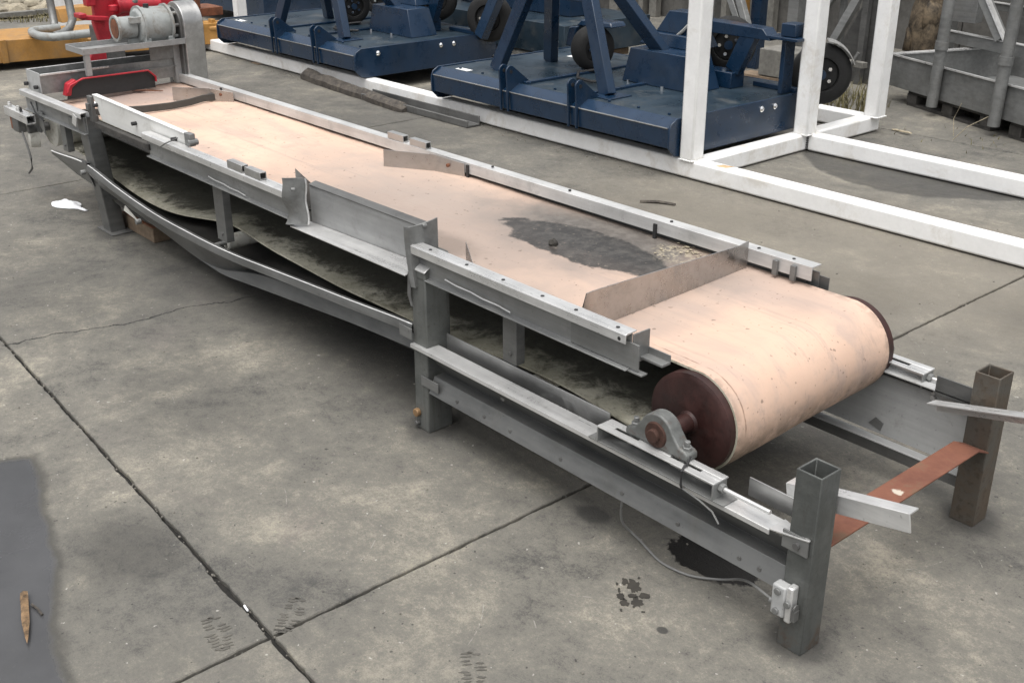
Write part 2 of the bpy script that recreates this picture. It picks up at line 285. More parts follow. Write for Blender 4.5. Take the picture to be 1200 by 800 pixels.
# ------------------------------------------------------------------ mesh helpers
class MB:
    def __init__(s): s.bm = bmesh.new()
    def v(s, *ps): return [s.bm.verts.new(p) for p in ps]
    def f(s, vs):
        try: return s.bm.faces.new(vs)
        except ValueError: return None
    def loft(s, secs, cap=True, closed=True):
        rows = [s.v(*q) for q in secs]; n = len(rows[0])
        for a, b in zip(rows, rows[1:]):
            for i in range(n if closed else n - 1):
                j = (i + 1) % n; s.f([a[i], a[j], b[j], b[i]])
        if cap and closed: s.f(rows[0][::-1]); s.f(rows[-1])
        return s
    def box(s, x0, x1, y0, y1, z0, z1):
        return s.loft([[(x0, y0, z), (x1, y0, z), (x1, y1, z), (x0, y1, z)] for z in (z0, z1)])
    def hexa(s, bottom, top): return s.loft([bottom, top])
    def prism(s, pts, vec):
        vec = Vector(vec); return s.loft([[Vector(p) for p in pts], [Vector(p) + vec for p in pts]])
    def frame_of(s, d, up):
        d = Vector(d).normalized(); u = Vector(up)
        if abs(d.dot(u)) > .95: u = Vector((1, 0, 0))
        r = d.cross(u).normalized(); return r, r.cross(d).normalized()
    def bar(s, p0, p1, wd, ht, up=(0, 0, 1)):
        p0, p1 = Vector(p0), Vector(p1); r, u = s.frame_of(p1 - p0, up)
        q = [(-.5, -.5), (.5, -.5), (.5, .5), (-.5, .5)]
        return s.loft([[p + r * a * wd + u * b * ht for a, b in q] for p in (p0, p1)])
    def angle(s, p0, p1, wd, ht, t, up=(0, 0, 1), flip=1):
        """L section: horizontal flange wd, vertical flange ht hanging from it"""
        p0, p1 = Vector(p0), Vector(p1); r, u = s.frame_of(p1 - p0, up); r = r * flip
        prof = [(0, 0), (wd, 0), (wd, -t), (t, -t), (t, -ht), (0, -ht)]
        return s.loft([[p + r * a + u * b for a, b in prof] for p in (p0, p1)])
    def cyl(s, p0, p1, r0, r1=None, n=20):
        p0, p1 = Vector(p0), Vector(p1); r1 = r0 if r1 is None else r1; a, b = s.frame_of(p1 - p0, (0, 0, 1))
        return s.loft([[p + (a * math.cos(2 * math.pi * i / n) + b * math.sin(2 * math.pi * i / n)) * rr for i in range(n)] for p, rr in ((p0, r0), (p1, r1))])
    def tube(s, pts, r, n=8):
        pts = [Vector(p) for p in pts]; secs = []
        for i, p in enumerate(pts):
            d = (pts[min(i + 1, len(pts) - 1)] - pts[max(i - 1, 0)]); a, b = s.frame_of(d, (0.02, .03, 1))
            secs.append([p + (a * math.cos(2 * math.pi * k / n) + b * math.sin(2 * math.pi * k / n)) * r for k in range(n)])
        return s.loft(secs)
    def revolve(s, p0, axis, prof, n=28):
        """prof: list of (along, radius)"""
        p0 = Vector(p0); ax = Vector(axis).normalized(); a, b = s.frame_of(ax, (0, 0, 1))
        return s.loft([[p0 + ax * h + (a * math.cos(2 * math.pi * i / n) + b * math.sin(2 * math.pi * i / n)) * r for i in range(n)] for h, r in prof])
    def sheet(s, rows, t, nrm=None):
        """open grid of points given thickness t along nrm (or z)"""
        nv = Vector(nrm or (0, 0, 1)).normalized() * t
        secs = []
        for q in rows:
            q = [Vector(p) for p in q]; secs.append(q + [p + nv for p in q[::-1]])
        return s.loft(secs)
    def rubble(s, c, r, seed, flat=.6, n=1):
        rnd = random.Random(seed); ret = bmesh.ops.create_icosphere(s.bm, subdivisions=n, radius=1)
        q = Matrix.Rotation(rnd.uniform(0, 6.3), 3, 'Z')
        for vv in ret['verts']:
            p = q @ Vector(vv.co); k = 1 + .35 * (noise.noise(p * 1.7 + Vector((seed, seed * .37, 0))))
            vv.co = Vector((p.x * r[0] * k, p.y * r[1] * k, max(p.z, -flat) * r[2] * k)) + Vector(c)
        return s

def obj(name, mb, mat, parent=None, bevel=0., smooth=35, label=None, cat=None, group=None, kind=None):
    bm = mb.bm; org = Vector((0, 0, 0)); p = parent
    while p is not None: org += p.location; p = p.parent
    bmesh.ops.recalc_face_normals(bm, faces=bm.faces[:])
    loc = Vector((0, 0, 0))
    if parent is None and kind is None:
        lo = Vector([min(v.co[i] for v in bm.verts) for i in range(3)]); hi = Vector([max(v.co[i] for v in bm.verts) for i in range(3)])
        loc = Vector(((lo.x + hi.x) / 2, (lo.y + hi.y) / 2, lo.z))
    for v in bm.verts: v.co -= org + loc
    me = bpy.data.meshes.new(name); bm.to_mesh(me); bm.free()
    o = bpy.data.objects.new(name, me); COL.objects.link(o); o.location = loc
    if parent: o.parent = parent
    for m_ in (mat if isinstance(mat, list) else [mat]): me.materials.append(M[m_])
    if smooth: me.shade_smooth(); me.set_sharp_from_angle(angle=R(smooth))
    if bevel:
        md = o.modifiers.new('bevel', 'BEVEL'); md.width = bevel; md.segments = 2; md.limit_method = 'ANGLE'; md.angle_limit = R(40); md.harden_normals = False
    tag(o, label, cat, group, kind); return o
def tag(o, label=None, cat=None, group=None, kind=None):
    for k, v in (('label', label), ('category', cat), ('group', group), ('kind', kind)):
        if v: o[k] = v
def empty(name, loc, label, cat, group=None):
    o = bpy.data.objects.new(name, None); COL.objects.link(o); o.location = loc; o.empty_display_size = .1
    tag(o, label, cat, group); return o
def lerp(a, b, t): return a + (b - a) * t
def interp(tab, x):
    if x <= tab[0][0]: return tab[0][1]
    for (a, b), (c, d) in zip(tab, tab[1:]):
        if x <= c: return lerp(b, d, (x - a) / (c - a))
    return tab[-1][1]
def smooth_interp(tab, x, r=.12): return sum(interp(tab, x + r * k / 3) for k in range(-3, 4)) / 7

# ------------------------------------------------------------------ ground: concrete slabs with open joints
base = MB(); base.box(-60, 60, -60, 60, -.30, -.014)
ground = obj('ground', base, 'dirt', kind='structure', smooth=0)
def yj(x): return .95 + (.904 - 1.003) / 2.1 * (x + 2.95)      # slightly skewed lengthwise joint
XJ = [-12.15, -9.74, -5.82, -1.865, 2.1, 6.0]
def jag(p, seed, amp=.006):
    return amp * (.45 * noise.noise(Vector((p[0] * 9, p[1] * 9, seed))) + .5 * noise.noise(Vector((p[0] * 31, p[1] * 31, seed + 3))) + 2.0 * max(0, noise.noise(Vector((p[0] * 6, p[1] * 6, seed + 9))) - .22) + .35 * noise.noise(Vector((p[0] * 80, p[1] * 80, seed + 5))))
def slab(x0, x1, yA, yB, seed):
    g = .0052
    c = [(x0 + g, yA(x0) + g), (x1 - g, yA(x1) + g), (x1 - g, yB(x1) - g), (x0 + g, yB(x0) - g)]
    pts = []
    for i in range(4):
        a, b = Vector(c[i]), Vector(c[(i + 1) % 4]); L = (b - a).length; n = max(2, int(min(L / .012, 420))); nn = Vector((-(b - a).y, (b - a).x)).normalized()
        for k in range(n):
            p = a + (b - a) * k / n; q = p + nn * jag(p, seed + i); pts.append(q)
    mb = MB()
    secs = []
    for z, ins in ((-.03, 0.0), (-.003, 0.0), (0.0, .002)):
        ctr = Vector((sum(p.x for p in pts) / len(pts), sum(p.y for p in pts) / len(pts)))
        secs.append([(p.x - math.copysign(ins, p.x - ctr.x), p.y - math.copysign(ins, p.y - ctr.y), z) for p in pts])
    mb.loft(secs)
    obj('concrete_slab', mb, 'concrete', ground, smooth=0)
Yl = [lambda x: -3.2, yj, lambda x: 6.215 + .03 * (x + 3.2), lambda x: 11.0]
for i in range(len(XJ) - 1):
    for j in range(3): slab(XJ[i], XJ[i + 1], Yl[j], Yl[j + 1], i * 3 + j)
vg = MB()
NX, NY = 50, 60
rows = []
for i in range(NX + 1):
    x = -12.17 - 13 * i / NX
    rows.append([(x, y, -.02 + .10 * min(1, i / 3) + .07 * noise.noise(Vector((x * 1.3, y * 1.3, 1))) + .03 * noise.noise(Vector((x * 6, y * 6, 4)))) for y in [-8 + 24 * k / NY for k in range(NY + 1)]])
rws = [vg.v(*r_) for r_ in rows]
for a, b in zip(rws, rws[1:]):
    for k in range(NY): vg.f([a[k], a[k + 1], b[k + 1], b[k]])
obj('verge', vg, 'verge', kind='structure')

# ------------------------------------------------------------------ the conveyor
cv = empty('belt_conveyor', (-3.4, 2.13, 0), 'long dismantled belt conveyor with pink belt and grey steel frame', 'conveyor')
def P_(name, mb, mat, bevel=0., smooth=35, label=None, parent=None): return obj(name, mb, mat, parent or cv, bevel, smooth, label)
YN, YF = 1.727, 2.545
def hollow(x0, x1, y0, y1, z0, z1, t):
    mb = MB(); o = [(x0, y0), (x1, y0), (x1, y1), (x0, y1)]; i = [(x0 + t, y0 + t), (x1 - t, y0 + t), (x1 - t, y1 - t), (x0 + t, y1 - t)]
    rb, rt, ib, it = [[mb.bm.verts.new((*p, z)) for p in q] for q, z in ((o, z0), (o, z1), (i, z0), (i, z1))]
    for k in range(4):
        j = (k + 1) % 4
        mb.f([rb[k], rb[j], rt[j], rt[k]]); mb.f([ib[j], ib[k], it[k], it[j]]); mb.f([rt[k], rt[j], it[j], it[k]]); mb.f([rb[j], rb[k], ib[k], ib[j]])
    return mb
# tail legs: open square tubes
P_('leg', hollow(-1.119, -1.057, YN, 1.795, 0, .442, .0045), 'tail_leg', .0035)
P_('leg', hollow(-1.134, -1.069, 2.476, YF, 0, .421, .0045), 'rusty_leg', .0035, label='rusty brown open topped tail leg')
# middle legs with a chamfered cap
for y0, y1, z in ((YN, 1.815, .507), (2.526, 2.60, .40)):
    mb = MB(); zt = z + .05
    mb.loft([[(-2.452, y0, 0), (-2.385, y0, 0), (-2.385, y1, 0), (-2.452, y1, 0)], [(-2.446, y0, z), (-2.381, y0, z), (-2.381, y1, zt), (-2.446, y1, zt)]])
    lg = P_('leg', mb, 'tail_leg', .004)
    if y0 > 2: continue
    mb = MB(); mb.sheet([[(-2.449, y0 - .003, z + .001), (-2.449, y0 + .07, z + .046)], [(-2.378, y0 - .003, z + .001), (-2.378, y0 + .07, z + .046)]], .004); P_('cap', mb, 'bright', .001, parent=lg)
    if y0 == YN:
        for zz, m_ in ((.055, 'brass'), (.02, 'dark_steel')):
            mb = MB(); mb.cyl((-2.435, y0 - .014, zz), (-2.435, y0, zz), .013 if zz > .03 else .008, n=12); P_('bolt', mb, m_, .002, parent=lg)
# head legs, slightly leaning
for (b0, t0) in (((-4.932, 1.775), (-4.935, 1.728)), ((-4.932, 2.54), (-4.935, 2.54))):
    mb = MB(); secs = []
    for (x, y), z in ((b0, 0), (t0, .535 if b0[1] < 2 else .46)): secs.append([(x, y, z), (x + .088, y, z), (x + .088, y + .07, z), (x, y + .07, z)])
    mb.loft(secs); P_('leg', mb, 'dull', .004)
mb = MB(); mb.box(-4.97, -4.80, 1.76, 1.86, .0005, .006); P_('foot_plate', mb, 'dark_steel', .001)

# top rails ---------------------------------------------------------------
def near_rail(x0, x1, z0, z1, yo=1.719, web=True):
    def prof(x, z): return [(x, yo + .038, z), (x, yo + .005, z), (x, yo, z - .004), (x, yo, z - .026), (x, yo + .003, z - .026), (x, yo + .003, z - .006), (x, yo + .038, z - .003)]
    mb = MB(); mb.loft([prof(x0, z0), prof(x1, z1)]); rl = P_('side_rail', mb, 'bright', .0008)
    if web:
        mb = MB(); t = .004
        def pw(x, z): return [(x, yo + .024, z - .004), (x, yo + .024, z - .092), (x, yo + .008, z - .095), (x, yo + .008, z - .098), (x, yo + .028, z - .098), (x, yo + .028, z - .004)]
        mb.loft([pw(x0 + .004, z0), pw(x1 - .004, z1)]); P_('web', mb, 'sheet', .0006, parent=rl)
    return rl
rl = near_rail(-2.452, -1.600, .583, .583)
mb = MB(); mb.box(-1.80, -1.575, 1.738, 1.7425, .492, .556); P_('splice_plate', mb, 'galv', .0006, parent=rl)
mb = MB(); mb.box(-1.602, -1.598, 1.745, 1.80, .50, .575).box(-1.60, -1.53, 1.77, 1.80, .507, .513).box(-1.60, -1.53, 1.797, 1.80, .507, .53).box(-1.66, -1.56, 1.735, 1.755, .483, .4875); P_('end_bracket', mb, 'galv', .0006, parent=rl)
rl2 = near_rail(-4.215, -3.075, .585, .586)
rl3 = near_rail(-5.60, -4.84, .548, .556, yo=1.716)
for x, z in ((-2.36, .583), (-2.2, .583), (-2.05, .583), (-1.9, .583), (-1.78, .583), (-1.64, .583)):
    mb = MB(); mb.cyl((x, 1.735, z - .002), (x, 1.735, z + .0015), .005, n=10); P_('bolt_hole', mb, 'black', 0, parent=rl)
mb = MB(); mb.cyl((-1.62, 1.7185, .566), (-1.62, 1.722, .566), .005, n=10); P_('bolt_hole', mb, 'black', 0, parent=rl)
for x0 in (-2.30, -3.70):
    mb = MB(); mb.tube([(x0 + .28 * k / 5, 1.737 - .004 * (k % 2), .512 - .002 * k) for k in range(6)], .0022, 6); P_('wire', mb, 'bright')

# far rail
mb = MB()
def pf(x, z): return [(x, 2.472, z), (x, 2.515, z), (x, 2.515, z - .004), (x, 2.4755, z - .004), (x, 2.4755, z - .040), (x, 2.472, z - .040)]
mb.loft([pf(-5.55, .545), pf(-3.6, .547), pf(-1.625, .556)]); fr = P_('side_rail', mb, 'rail_zinc', .0006)
mb = MB(); mb.box(-5.5, -1.66, 2.4995, 2.503, .44, .535); P_('recess_shade_strip', mb, 'dark_steel', parent=fr)  # dark strip stands in for the shaded gap below the rail
mb = MB(); mb.box(-5.5, -1.63, 2.517, 2.521, .46, .53); P_('web', mb, 'sheet', parent=fr)
for x in (-1.74, -1.68):
    mb = MB(); mb.box(x - .008, x + .008, 2.461, 2.471, .505, .548); P_('clip', mb, 'galv', .001, parent=fr)
for x in (-1.70, -1.82, -2.15, -2.6, -3.0): 
    mb = MB(); mb.cyl((x, 2.493, .553), (x, 2.493, .5575), .005, n=10); P_('bolt', mb, 'black', 0, parent=fr)
for x in (-5.02, -3.12, -2.2):
    mb = MB(); mb.box(x, x + .012, 2.4655, 2.4715, .49, .542); P_('joint_gap', mb, 'black', 0, parent=fr)
# far side sheets, added to close the frame and keep its inside dark
mb = MB(); mb.box(-5.45, -2.47, 2.532, 2.536, .10, .47); P_('side_sheet', mb, 'shade_black')
mb = MB(); mb.box(-2.36, -1.14, 2.533, 2.537, .12, .325).box(-2.36, -1.14, 2.50, 2.5325, .108, .112).box(-2.36, -1.14, 2.50, 2.5325, .318, .322)
P_('lower_channel', mb, 'pale_sheet', .0006)  # pale tone paints in the light falling on this panel
mb = MB(); mb.box(-2.36, -1.14, 2.503, 2.507, .076, .1075); P_('lower_lip', mb, 'dark_steel', .0006)
mb = MB(); mb.box(-2.36, -1.60, 2.52, 2.524, .33, .52); P_('side_sheet', mb, 'dark_steel')
mb = MB(); mb.box(-5.72, -5.452, 2.532, 2.536, .18, .50); P_('side_sheet', mb, 'dark_steel')
# slider bed under the belt
mb = MB(); mb.box(-5.4, -1.70, 1.80, 2.50, .458, .462); P_('slider_bed', mb, 'shade_black')
for x in (-5.1, -4.4, -3.6, -2.9, -2.2):
    mb = MB(); mb.box(x, x + .05, 1.95, 2.45, .42, .4575); P_('cross_member', mb, 'dark_steel', .001)

# frame struts
for x0, x1, z0, z1, y in ((-2.083, -2.028, .338, .487, 1.760), (-3.728, -3.655, .264, .489, 1.760), (-5.172, -5.112, .33, .452, 1.735)):
    mb = MB(); t = .004; d = .03; w_ = x1 - x0
    prof = [(0, 0), (w_, 0), (w_, d), (w_ - t, d), (w_ - t, t), (t, t), (t, d), (0, d)]
    mb.loft([[(x0 + a, y + b, z) for a, b in prof] for z in (z0, z1)]); st = P_('strut', mb, 'dull', .001)
    for zz in (z0 + .03,):
        mb = MB(); mb.cyl((x0 + w_ * .6, y - .006, zz), (x0 + w_ * .6, y + .001, zz), .006, n=8); P_('bolt', mb, 'dark_steel', parent=st)

# lower channel, near tail end
mb = MB()
def pc(x): return [(x, 1.714, .278), (x, 1.770, .278), (x, 1.770, .274), (x, 1.7175, .274), (x, 1.7175, .266), (x, 1.714, .266)]
mb.loft([pc(-2.447), pc(-1.16)]); ch = P_('lower_channel', mb, 'bright', .0006)
mb = MB()
def pw(x): return [(x, 1.7195, .2735), (x, 1.7225, .2735), (x, 1.785, .1885), (x, 1.748, .1855), (x, 1.7255, .140), (x, 1.7225, .140), (x, 1.745, .1885), (x, 1.781, .1905)]
mb.loft([pw(-2.375), pw(-1.118)]); P_('web', mb, 'dull', .0005, parent=ch)
mb = MB(); mb.prism([(-1.16, 1.714, .2782), (-1.16, 1.77, .2782), (-1.064, 1.7245, .292), (-1.064, 1.7185, .292)], (0, 0, .0035)); P_('gusset', mb, 'bright', .0006, parent=ch)
mb = MB(); mb.box(-1.13, -1.066, 1.7195, 1.7245, .252, .294); P_('end_tab', mb, 'galv', .0006, parent=ch)
mb = MB(); mb.cyl((-1.092, 1.713, .27), (-1.092, 1.7195, .27), .008, n=8); P_('bolt', mb, 'dark_steel', parent=ch)
mb = MB(); mb.box(-2.41, -2.33, 1.722, 1.7255, .155, .185); P_('end_tab', mb, 'galv', .0006, parent=ch)
for x in (-2.25, -2.13, -2.02, -1.82, -1.60, -1.42, -1.24, -1.185):
    mb = MB(); mb.cyl((x, 1.7275, .157), (x, 1.7345, .157), .0055, n=8); P_('bolt', mb, 'dark_steel', parent=ch)
for q in ((-2.475, -1.718, 1.800, 1.8035, .245, .306), (-1.283, -1.165, 1.800, 1.8035, .272, .318)):
    mb = MB(); mb.box(*q); P_('upstand_plate', mb, 'stainless', .0005)

# curved guard trough along the near side (and an unseen far-side twin, added to darken the interior)
RET = [(-5.4, .265), (-5.08, .232), (-4.8, .196), (-4.586, .180), (-4.4, .188), (-4.27, .203), (-3.967, .251), (-3.828, .272), (-3.72, .262), (-3.55, .244), (-3.05, .231), (-2.5, .243), (-2.22, .261), (-1.95, .268), (-1.72, .245), (-1.6, .235)]
TOP = [(-5.333, .294), (-4.95, .322), (-4.884, .322), (-4.62, .284), (-4.40, .262), (-4.17, .247), (-3.76, .246), (-3.55, .253), (-2.95, .296), (-2.82, .304), (-2.455, .333)]
BOT = [(-5.535, .275), (-5.2, .245), (-5.0, .222), (-4.828, .216), (-4.39, .180), (-3.99, .135), (-3.726, .118), (-3.39, .150), (-2.835, .203), (-2.5, .226), (-2.448, .222)]
def guard(x0, x1, sgn, yo, n=40):
    rows = []
    for i in range(n + 1):
        x = lerp(x0, x1, i / n); zt = smooth_interp(TOP, x, .10); zb = smooth_interp(BOT, x, .05)
        zt = lerp(zt, zb, max(0, min(1, (-5.30 - x) / .2)) ** 2 * .8)
        band = min(.024, .3 * (zt - zb)); q = max(0, min(1, (x + 3.95) / .55)); q = q * q * (3 - 2 * q); lip = .048 * q * min(1, (zt - zb) / .09)
        zi = zb + lip; dep = (.034 + .050 * q) * min(1, (zt - zb) / .09)
        rows.append([(x, yo + sgn * .014, zt - .001), (x, yo, zt), (x, yo - sgn * .004, zt - band * .5), (x, yo - sgn * .006, zt - band), (x, yo + sgn * dep * .55, lerp(zt - band, zi, .55)), (x, yo + sgn * dep, zi + .0005), (x, yo + sgn * (dep - .026 * q), zi - .003 * q), (x, yo + sgn * (dep - .026 * q - .020 * q), zb)])
    mb = MB(); mb.sheet(rows, .003, (0, sgn, .2)); return mb
P_('guard_sheet', guard(-4.885, -2.452, 1, 1.727, 60), 'dull', 0, 9)
mb = MB(); rows = []
for i in range(13):
    x = lerp(-5.335, -4.90, i / 12); zt = smooth_interp(TOP, x, .04); zb = interp([(-5.335, .268), (-5.1, .234), (-4.9, .219)], x) - .006
    rows.append([(x, 1.748, zt - .001), (x, 1.731, zt), (x, 1.733, lerp(zt, zb, .45)), (x, 1.752, zb), (x, 1.80, zb - .01)])
mb.sheet(rows, .003, (0, 1, .2)); P_('guard_sheet', mb, 'dull', 0, 20)
P_('guard_sheet', guard(-5.2, -2.452, -1, 2.54, 50), 'dull', 0, 25)
mb = MB(); rows = []
for i in range(41):
    x = lerp(-5.15, -2.50, i / 40); z = min(smooth_interp(BOT, x) + .012, smooth_interp(RET, x) - .06)
    rows.append([(x, 1.80, z + .01), (x, 2.14, z), (x, 2.478, z + .01)])
mb.sheet(rows, .003); P_('added_guard_floor', mb, 'shade_black')  # floor added so the tray stays dark inside
mb = MB()
mb.tube([(lerp(-4.88, -2.455, i / 60), 1.729, smooth_interp(TOP, lerp(-4.88, -2.455, i / 60), .10) + .001) for i in range(61)], .0018, 6); P_('guard_edge', mb, 'pale_edge')
mb = MB(); mb.tube([(lerp(-5.33, -4.95, i / 12), 1.731, smooth_interp(TOP, lerp(-5.33, -4.95, i / 12)) + .001) for i in range(13)], .0028, 6); P_('guard_edge', mb, 'pale_edge')
mb = MB(); mb.box(-2.50, -2.44, 1.7145, 1.7185, .29, .325); P_('end_tab', mb, 'galv', .0006)
for x in (-4.90, -4.35):
    mb = MB(); mb.cyl((x, 1.70, .285 if x < -4.5 else .19), (x, 1.722, .285 if x < -4.5 else .19), .012, n=8); P_('bolt', mb, 'galv', .002)
mb = MB(); mb.prism([(-4.62, 1.76, .165), (-4.48, 1.76, .15), (-4.60, 1.76, .19)], (0, .004, 0)); P_('cable_tie_tab', mb, 'white_plastic')

# outlet chute in the near side
mb = MB(); mb.sheet([[(-3.10, 1.800, .468), (-3.10, 1.800, .596)], [(-2.47, 1.800, .488), (-2.47, 1.800, .602)]], .003, (0, 1, 0)); P_('chute_back', mb, 'mid_zinc', .0004)
mb = MB(); mb.sheet([[(-3.10, 1.797, .597), (-3.10, 1.825, .604)], [(-2.47, 1.797, .603), (-2.47, 1.825, .611)]], .003); P_('chute_lip', mb, 'dark_steel')
mb = MB(); mb.sheet([[(-3.095, 1.715, .474), (-3.11, 1.797, .470)], [(-2.455, 1.712, .484), (-2.48, 1.797, .490)]], .003); P_('chute_floor', mb, 'bright', .0004)
mb = MB(); rows = []
for k in range(9):
    t = k / 8; z = lerp(.478, .632, t); dy = .02 * math.sin(t * 7) * (1 - t)
    rows.append([(-3.118 - .004 * math.sin(t * 6), 1.712 + dy, z), (-3.088, 1.709 + dy * .6, z + .006), (-3.062, 1.722 + dy, z + .010), (-3.055 + .006 * math.sin(t * 9), 1.757, z + .004)])
mb.sheet(rows, .0035, (0, 1, .1)); fl0 = P_('chute_flange', mb, 'galv', 0, 60)
mb = MB(); mb.tube([(p[3][0] + .002, p[3][1] + .002, p[3][2]) for p in rows], .0035, 6); P_('rim', mb, 'bright', 0, 60, parent=fl0)
mb = MB(); rows = []
for k in range(9):
    t = k / 8; z = lerp(.46, .632, t) ; cx = .025 * (1 - t) ** 2
    rows.append([(-2.452 + cx, 1.712, z), (-2.440 + cx, 1.716, z), (-2.425, 1.76, z + .006), (-2.415, 1.80, z + .018)])
mb.sheet(rows, .0035, (1, .2, 0)); fl = P_('chute_flange', mb, 'galv', 0, 60)
for (x, y, z) in ((-2.424, 1.765, .632), (-3.05, 1.712, .61), (-2.43, 1.735, .578)):
    mb = MB(); mb.cyl((x, y - .008, z), (x + .004, y + .004, z), .006, n=8); P_('bolt', mb, 'galv', .001)
mb = MB()                                                         # torn strip hanging below the chute end
mb.sheet([[(-2.447, 1.716, .50), (-2.432, 1.716, .50)], [(-2.45, 1.714, .43), (-2.438, 1.716, .43)], [(-2.432, 1.712, .40), (-2.428, 1.714, .40)]], .003, (0, 1, 0)); P_('torn_strip', mb, 'dark_steel')

# pale skirt plate at the head end
mb = MB(); mb.prism([(-4.79, 1.765, .635), (-4.72, 1.765, .535), (-3.905, 1.765, .535), (-3.905, 1.765, .622)], (0, .004, 0)); sp = P_('skirt_plate', mb, 'pale_plate', .0008)
mb = MB(); mb.sheet([[(-4.79, 1.762, .6355), (-4.79, 1.785, .6355)], [(-3.905, 1.762, .6225), (-3.905, 1.785, .6225)]], .004); P_('folded_edge', mb, 'pale_plate', .0005, parent=sp)
for x, z in ((-4.36, .588), (-4.0, .59), (-4.75, .60)):
    mb = MB(); mb.cyl((x, 1.745, z), (x, 1.766, z), .008, n=8); P_('bolt', mb, 'black', parent=sp)
mb = MB(); mb.box(-4.735, -4.20, 1.735, 1.76, .512, .534); P_('packing_strip', mb, 'pallet', .002)
mb = MB(); mb.box(-4.83, -4.79, 1.752, 1.768, .52, .63).box(-4.825, -4.80, 1.74, 1.754, .57, .60); P_('hinge_bar', mb, 'dark_steel', .002)
mb = MB(); mb.box(-3.91, -3.865, 1.757, 1.78, .585, .632).cyl((-3.87, 1.75, .60), (-3.87, 1.79, .60), .012, n=10); P_('latch', mb, 'galv', .002)
mb = MB(); mb.tube([(-3.93, 1.74, .61), (-3.98, 1.712, .585), (-4.02, 1.708, .565)], .0025, 6); P_('wire', mb, 'dark_steel')
mb = MB(); mb.prism([(-4.93, 1.708, .50), (-4.89, 1.708, .49), (-4.865, 1.708, .535), (-4.905, 1.708, .545)], (0, .004, 0)); P_('white_tab', mb, 'bright')
mb = MB(); mb.box(-5.05, -4.86, 1.735, 1.80, .47, .505); P_('cross_member', mb, 'galv', .001)

# square tube stubs on the rails
for x0, y, z, s_ in ((-3.512, 1.722, .5865, 1), (-3.388, 1.722, .5868, 1), (-3.625, 2.474, .5485, 1), (-3.478, 2.474, .5487, 1)):
    L_ = .105; wd = .026; ht = .026; t = .003
    mb = MB(); o_ = [(0, 0), (wd, 0), (wd, ht), (0, ht)]; i_ = [(t, t), (wd - t, t), (wd - t, ht - t), (t, ht - t)]
    A_, B_, C_, D_ = [[mb.bm.verts.new((x0 + xx, y + a, z + b)) for a, b in q] for q, xx in ((o_, 0), (o_, L_), (i_, 0), (i_, L_))]
    for k in range(4):
        j = (k + 1) % 4; mb.f([A_[k], A_[j], B_[j], B_[k]]); mb.f([C_[j], C_[k], D_[k], D_[j]]); mb.f([B_[k], B_[j], D_[j], D_[k]]); mb.f([A_[j], A_[k], C_[k], C_[j]])
    P_('tube_stub', mb, 'stainless', .0008)

# deflector plates
mb = MB(); mb.sheet([[(-1.862, 1.822, .500), (-1.835, 1.822, .588)], [(-1.842, 1.868, .479), (-1.838, 1.868, .587)], [(-1.845, 2.443, .494), (-1.850, 2.44, .568)], [(-1.842, 2.470, .50), (-1.842, 2.47, .578)]], .003, (1, 0, 0)); P_('deflector_plate', mb, 'polished', .0004, 50)
mb = MB(); mb.sheet([[(-3.455, 2.335, .488), (-3.452, 2.335, .558)], [(-3.27, 2.435, .488), (-3.268, 2.435, .558)], [(-3.13, 2.468, .488), (-3.13, 2.468, .545)]], .003, (.5, -.8, 0)); P_('deflector_plate', mb, 'polished', .0004, 50)
mb = MB(); mb.sheet([[(-5.12, 2.27, .488), (-5.118, 2.27, .556)], [(-4.98, 2.39, .488), (-4.978, 2.39, .556)], [(-4.88, 2.465, .488), (-4.88, 2.465, .54)]], .003, (.6, -.8, 0)); P_('deflector_plate', mb, 'polished', .0004, 50)
mb = MB(); mb.sheet([[(-3.17, 1.79, .50), (-3.165, 1.79, .64)], [(-3.15, 1.86, .49), (-3.15, 1.86, .56)], [(-3.13, 1.90, .485), (-3.13, 1.90, .50)]], .003, (1, 0, 0)); P_('deflector_plate', mb, 'polished')
mb = MB(); mb.sheet([[(-2.36, 1.86, .487), (-2.36, 1.86, .58)], [(-2.24, 1.80, .487), (-2.24, 1.80, .53)]], .003, (.5, -.8, 0)); P_('deflector_plate', mb, 'polished')
for (x, y, z) in ((-3.2, 2.452, .528), (-4.93, 2.43, .528)):
    mb = MB(); mb.cyl((x, y - .012, z), (x, y + .01, z), .007, n=8); P_('bolt', mb, 'rust', .001)

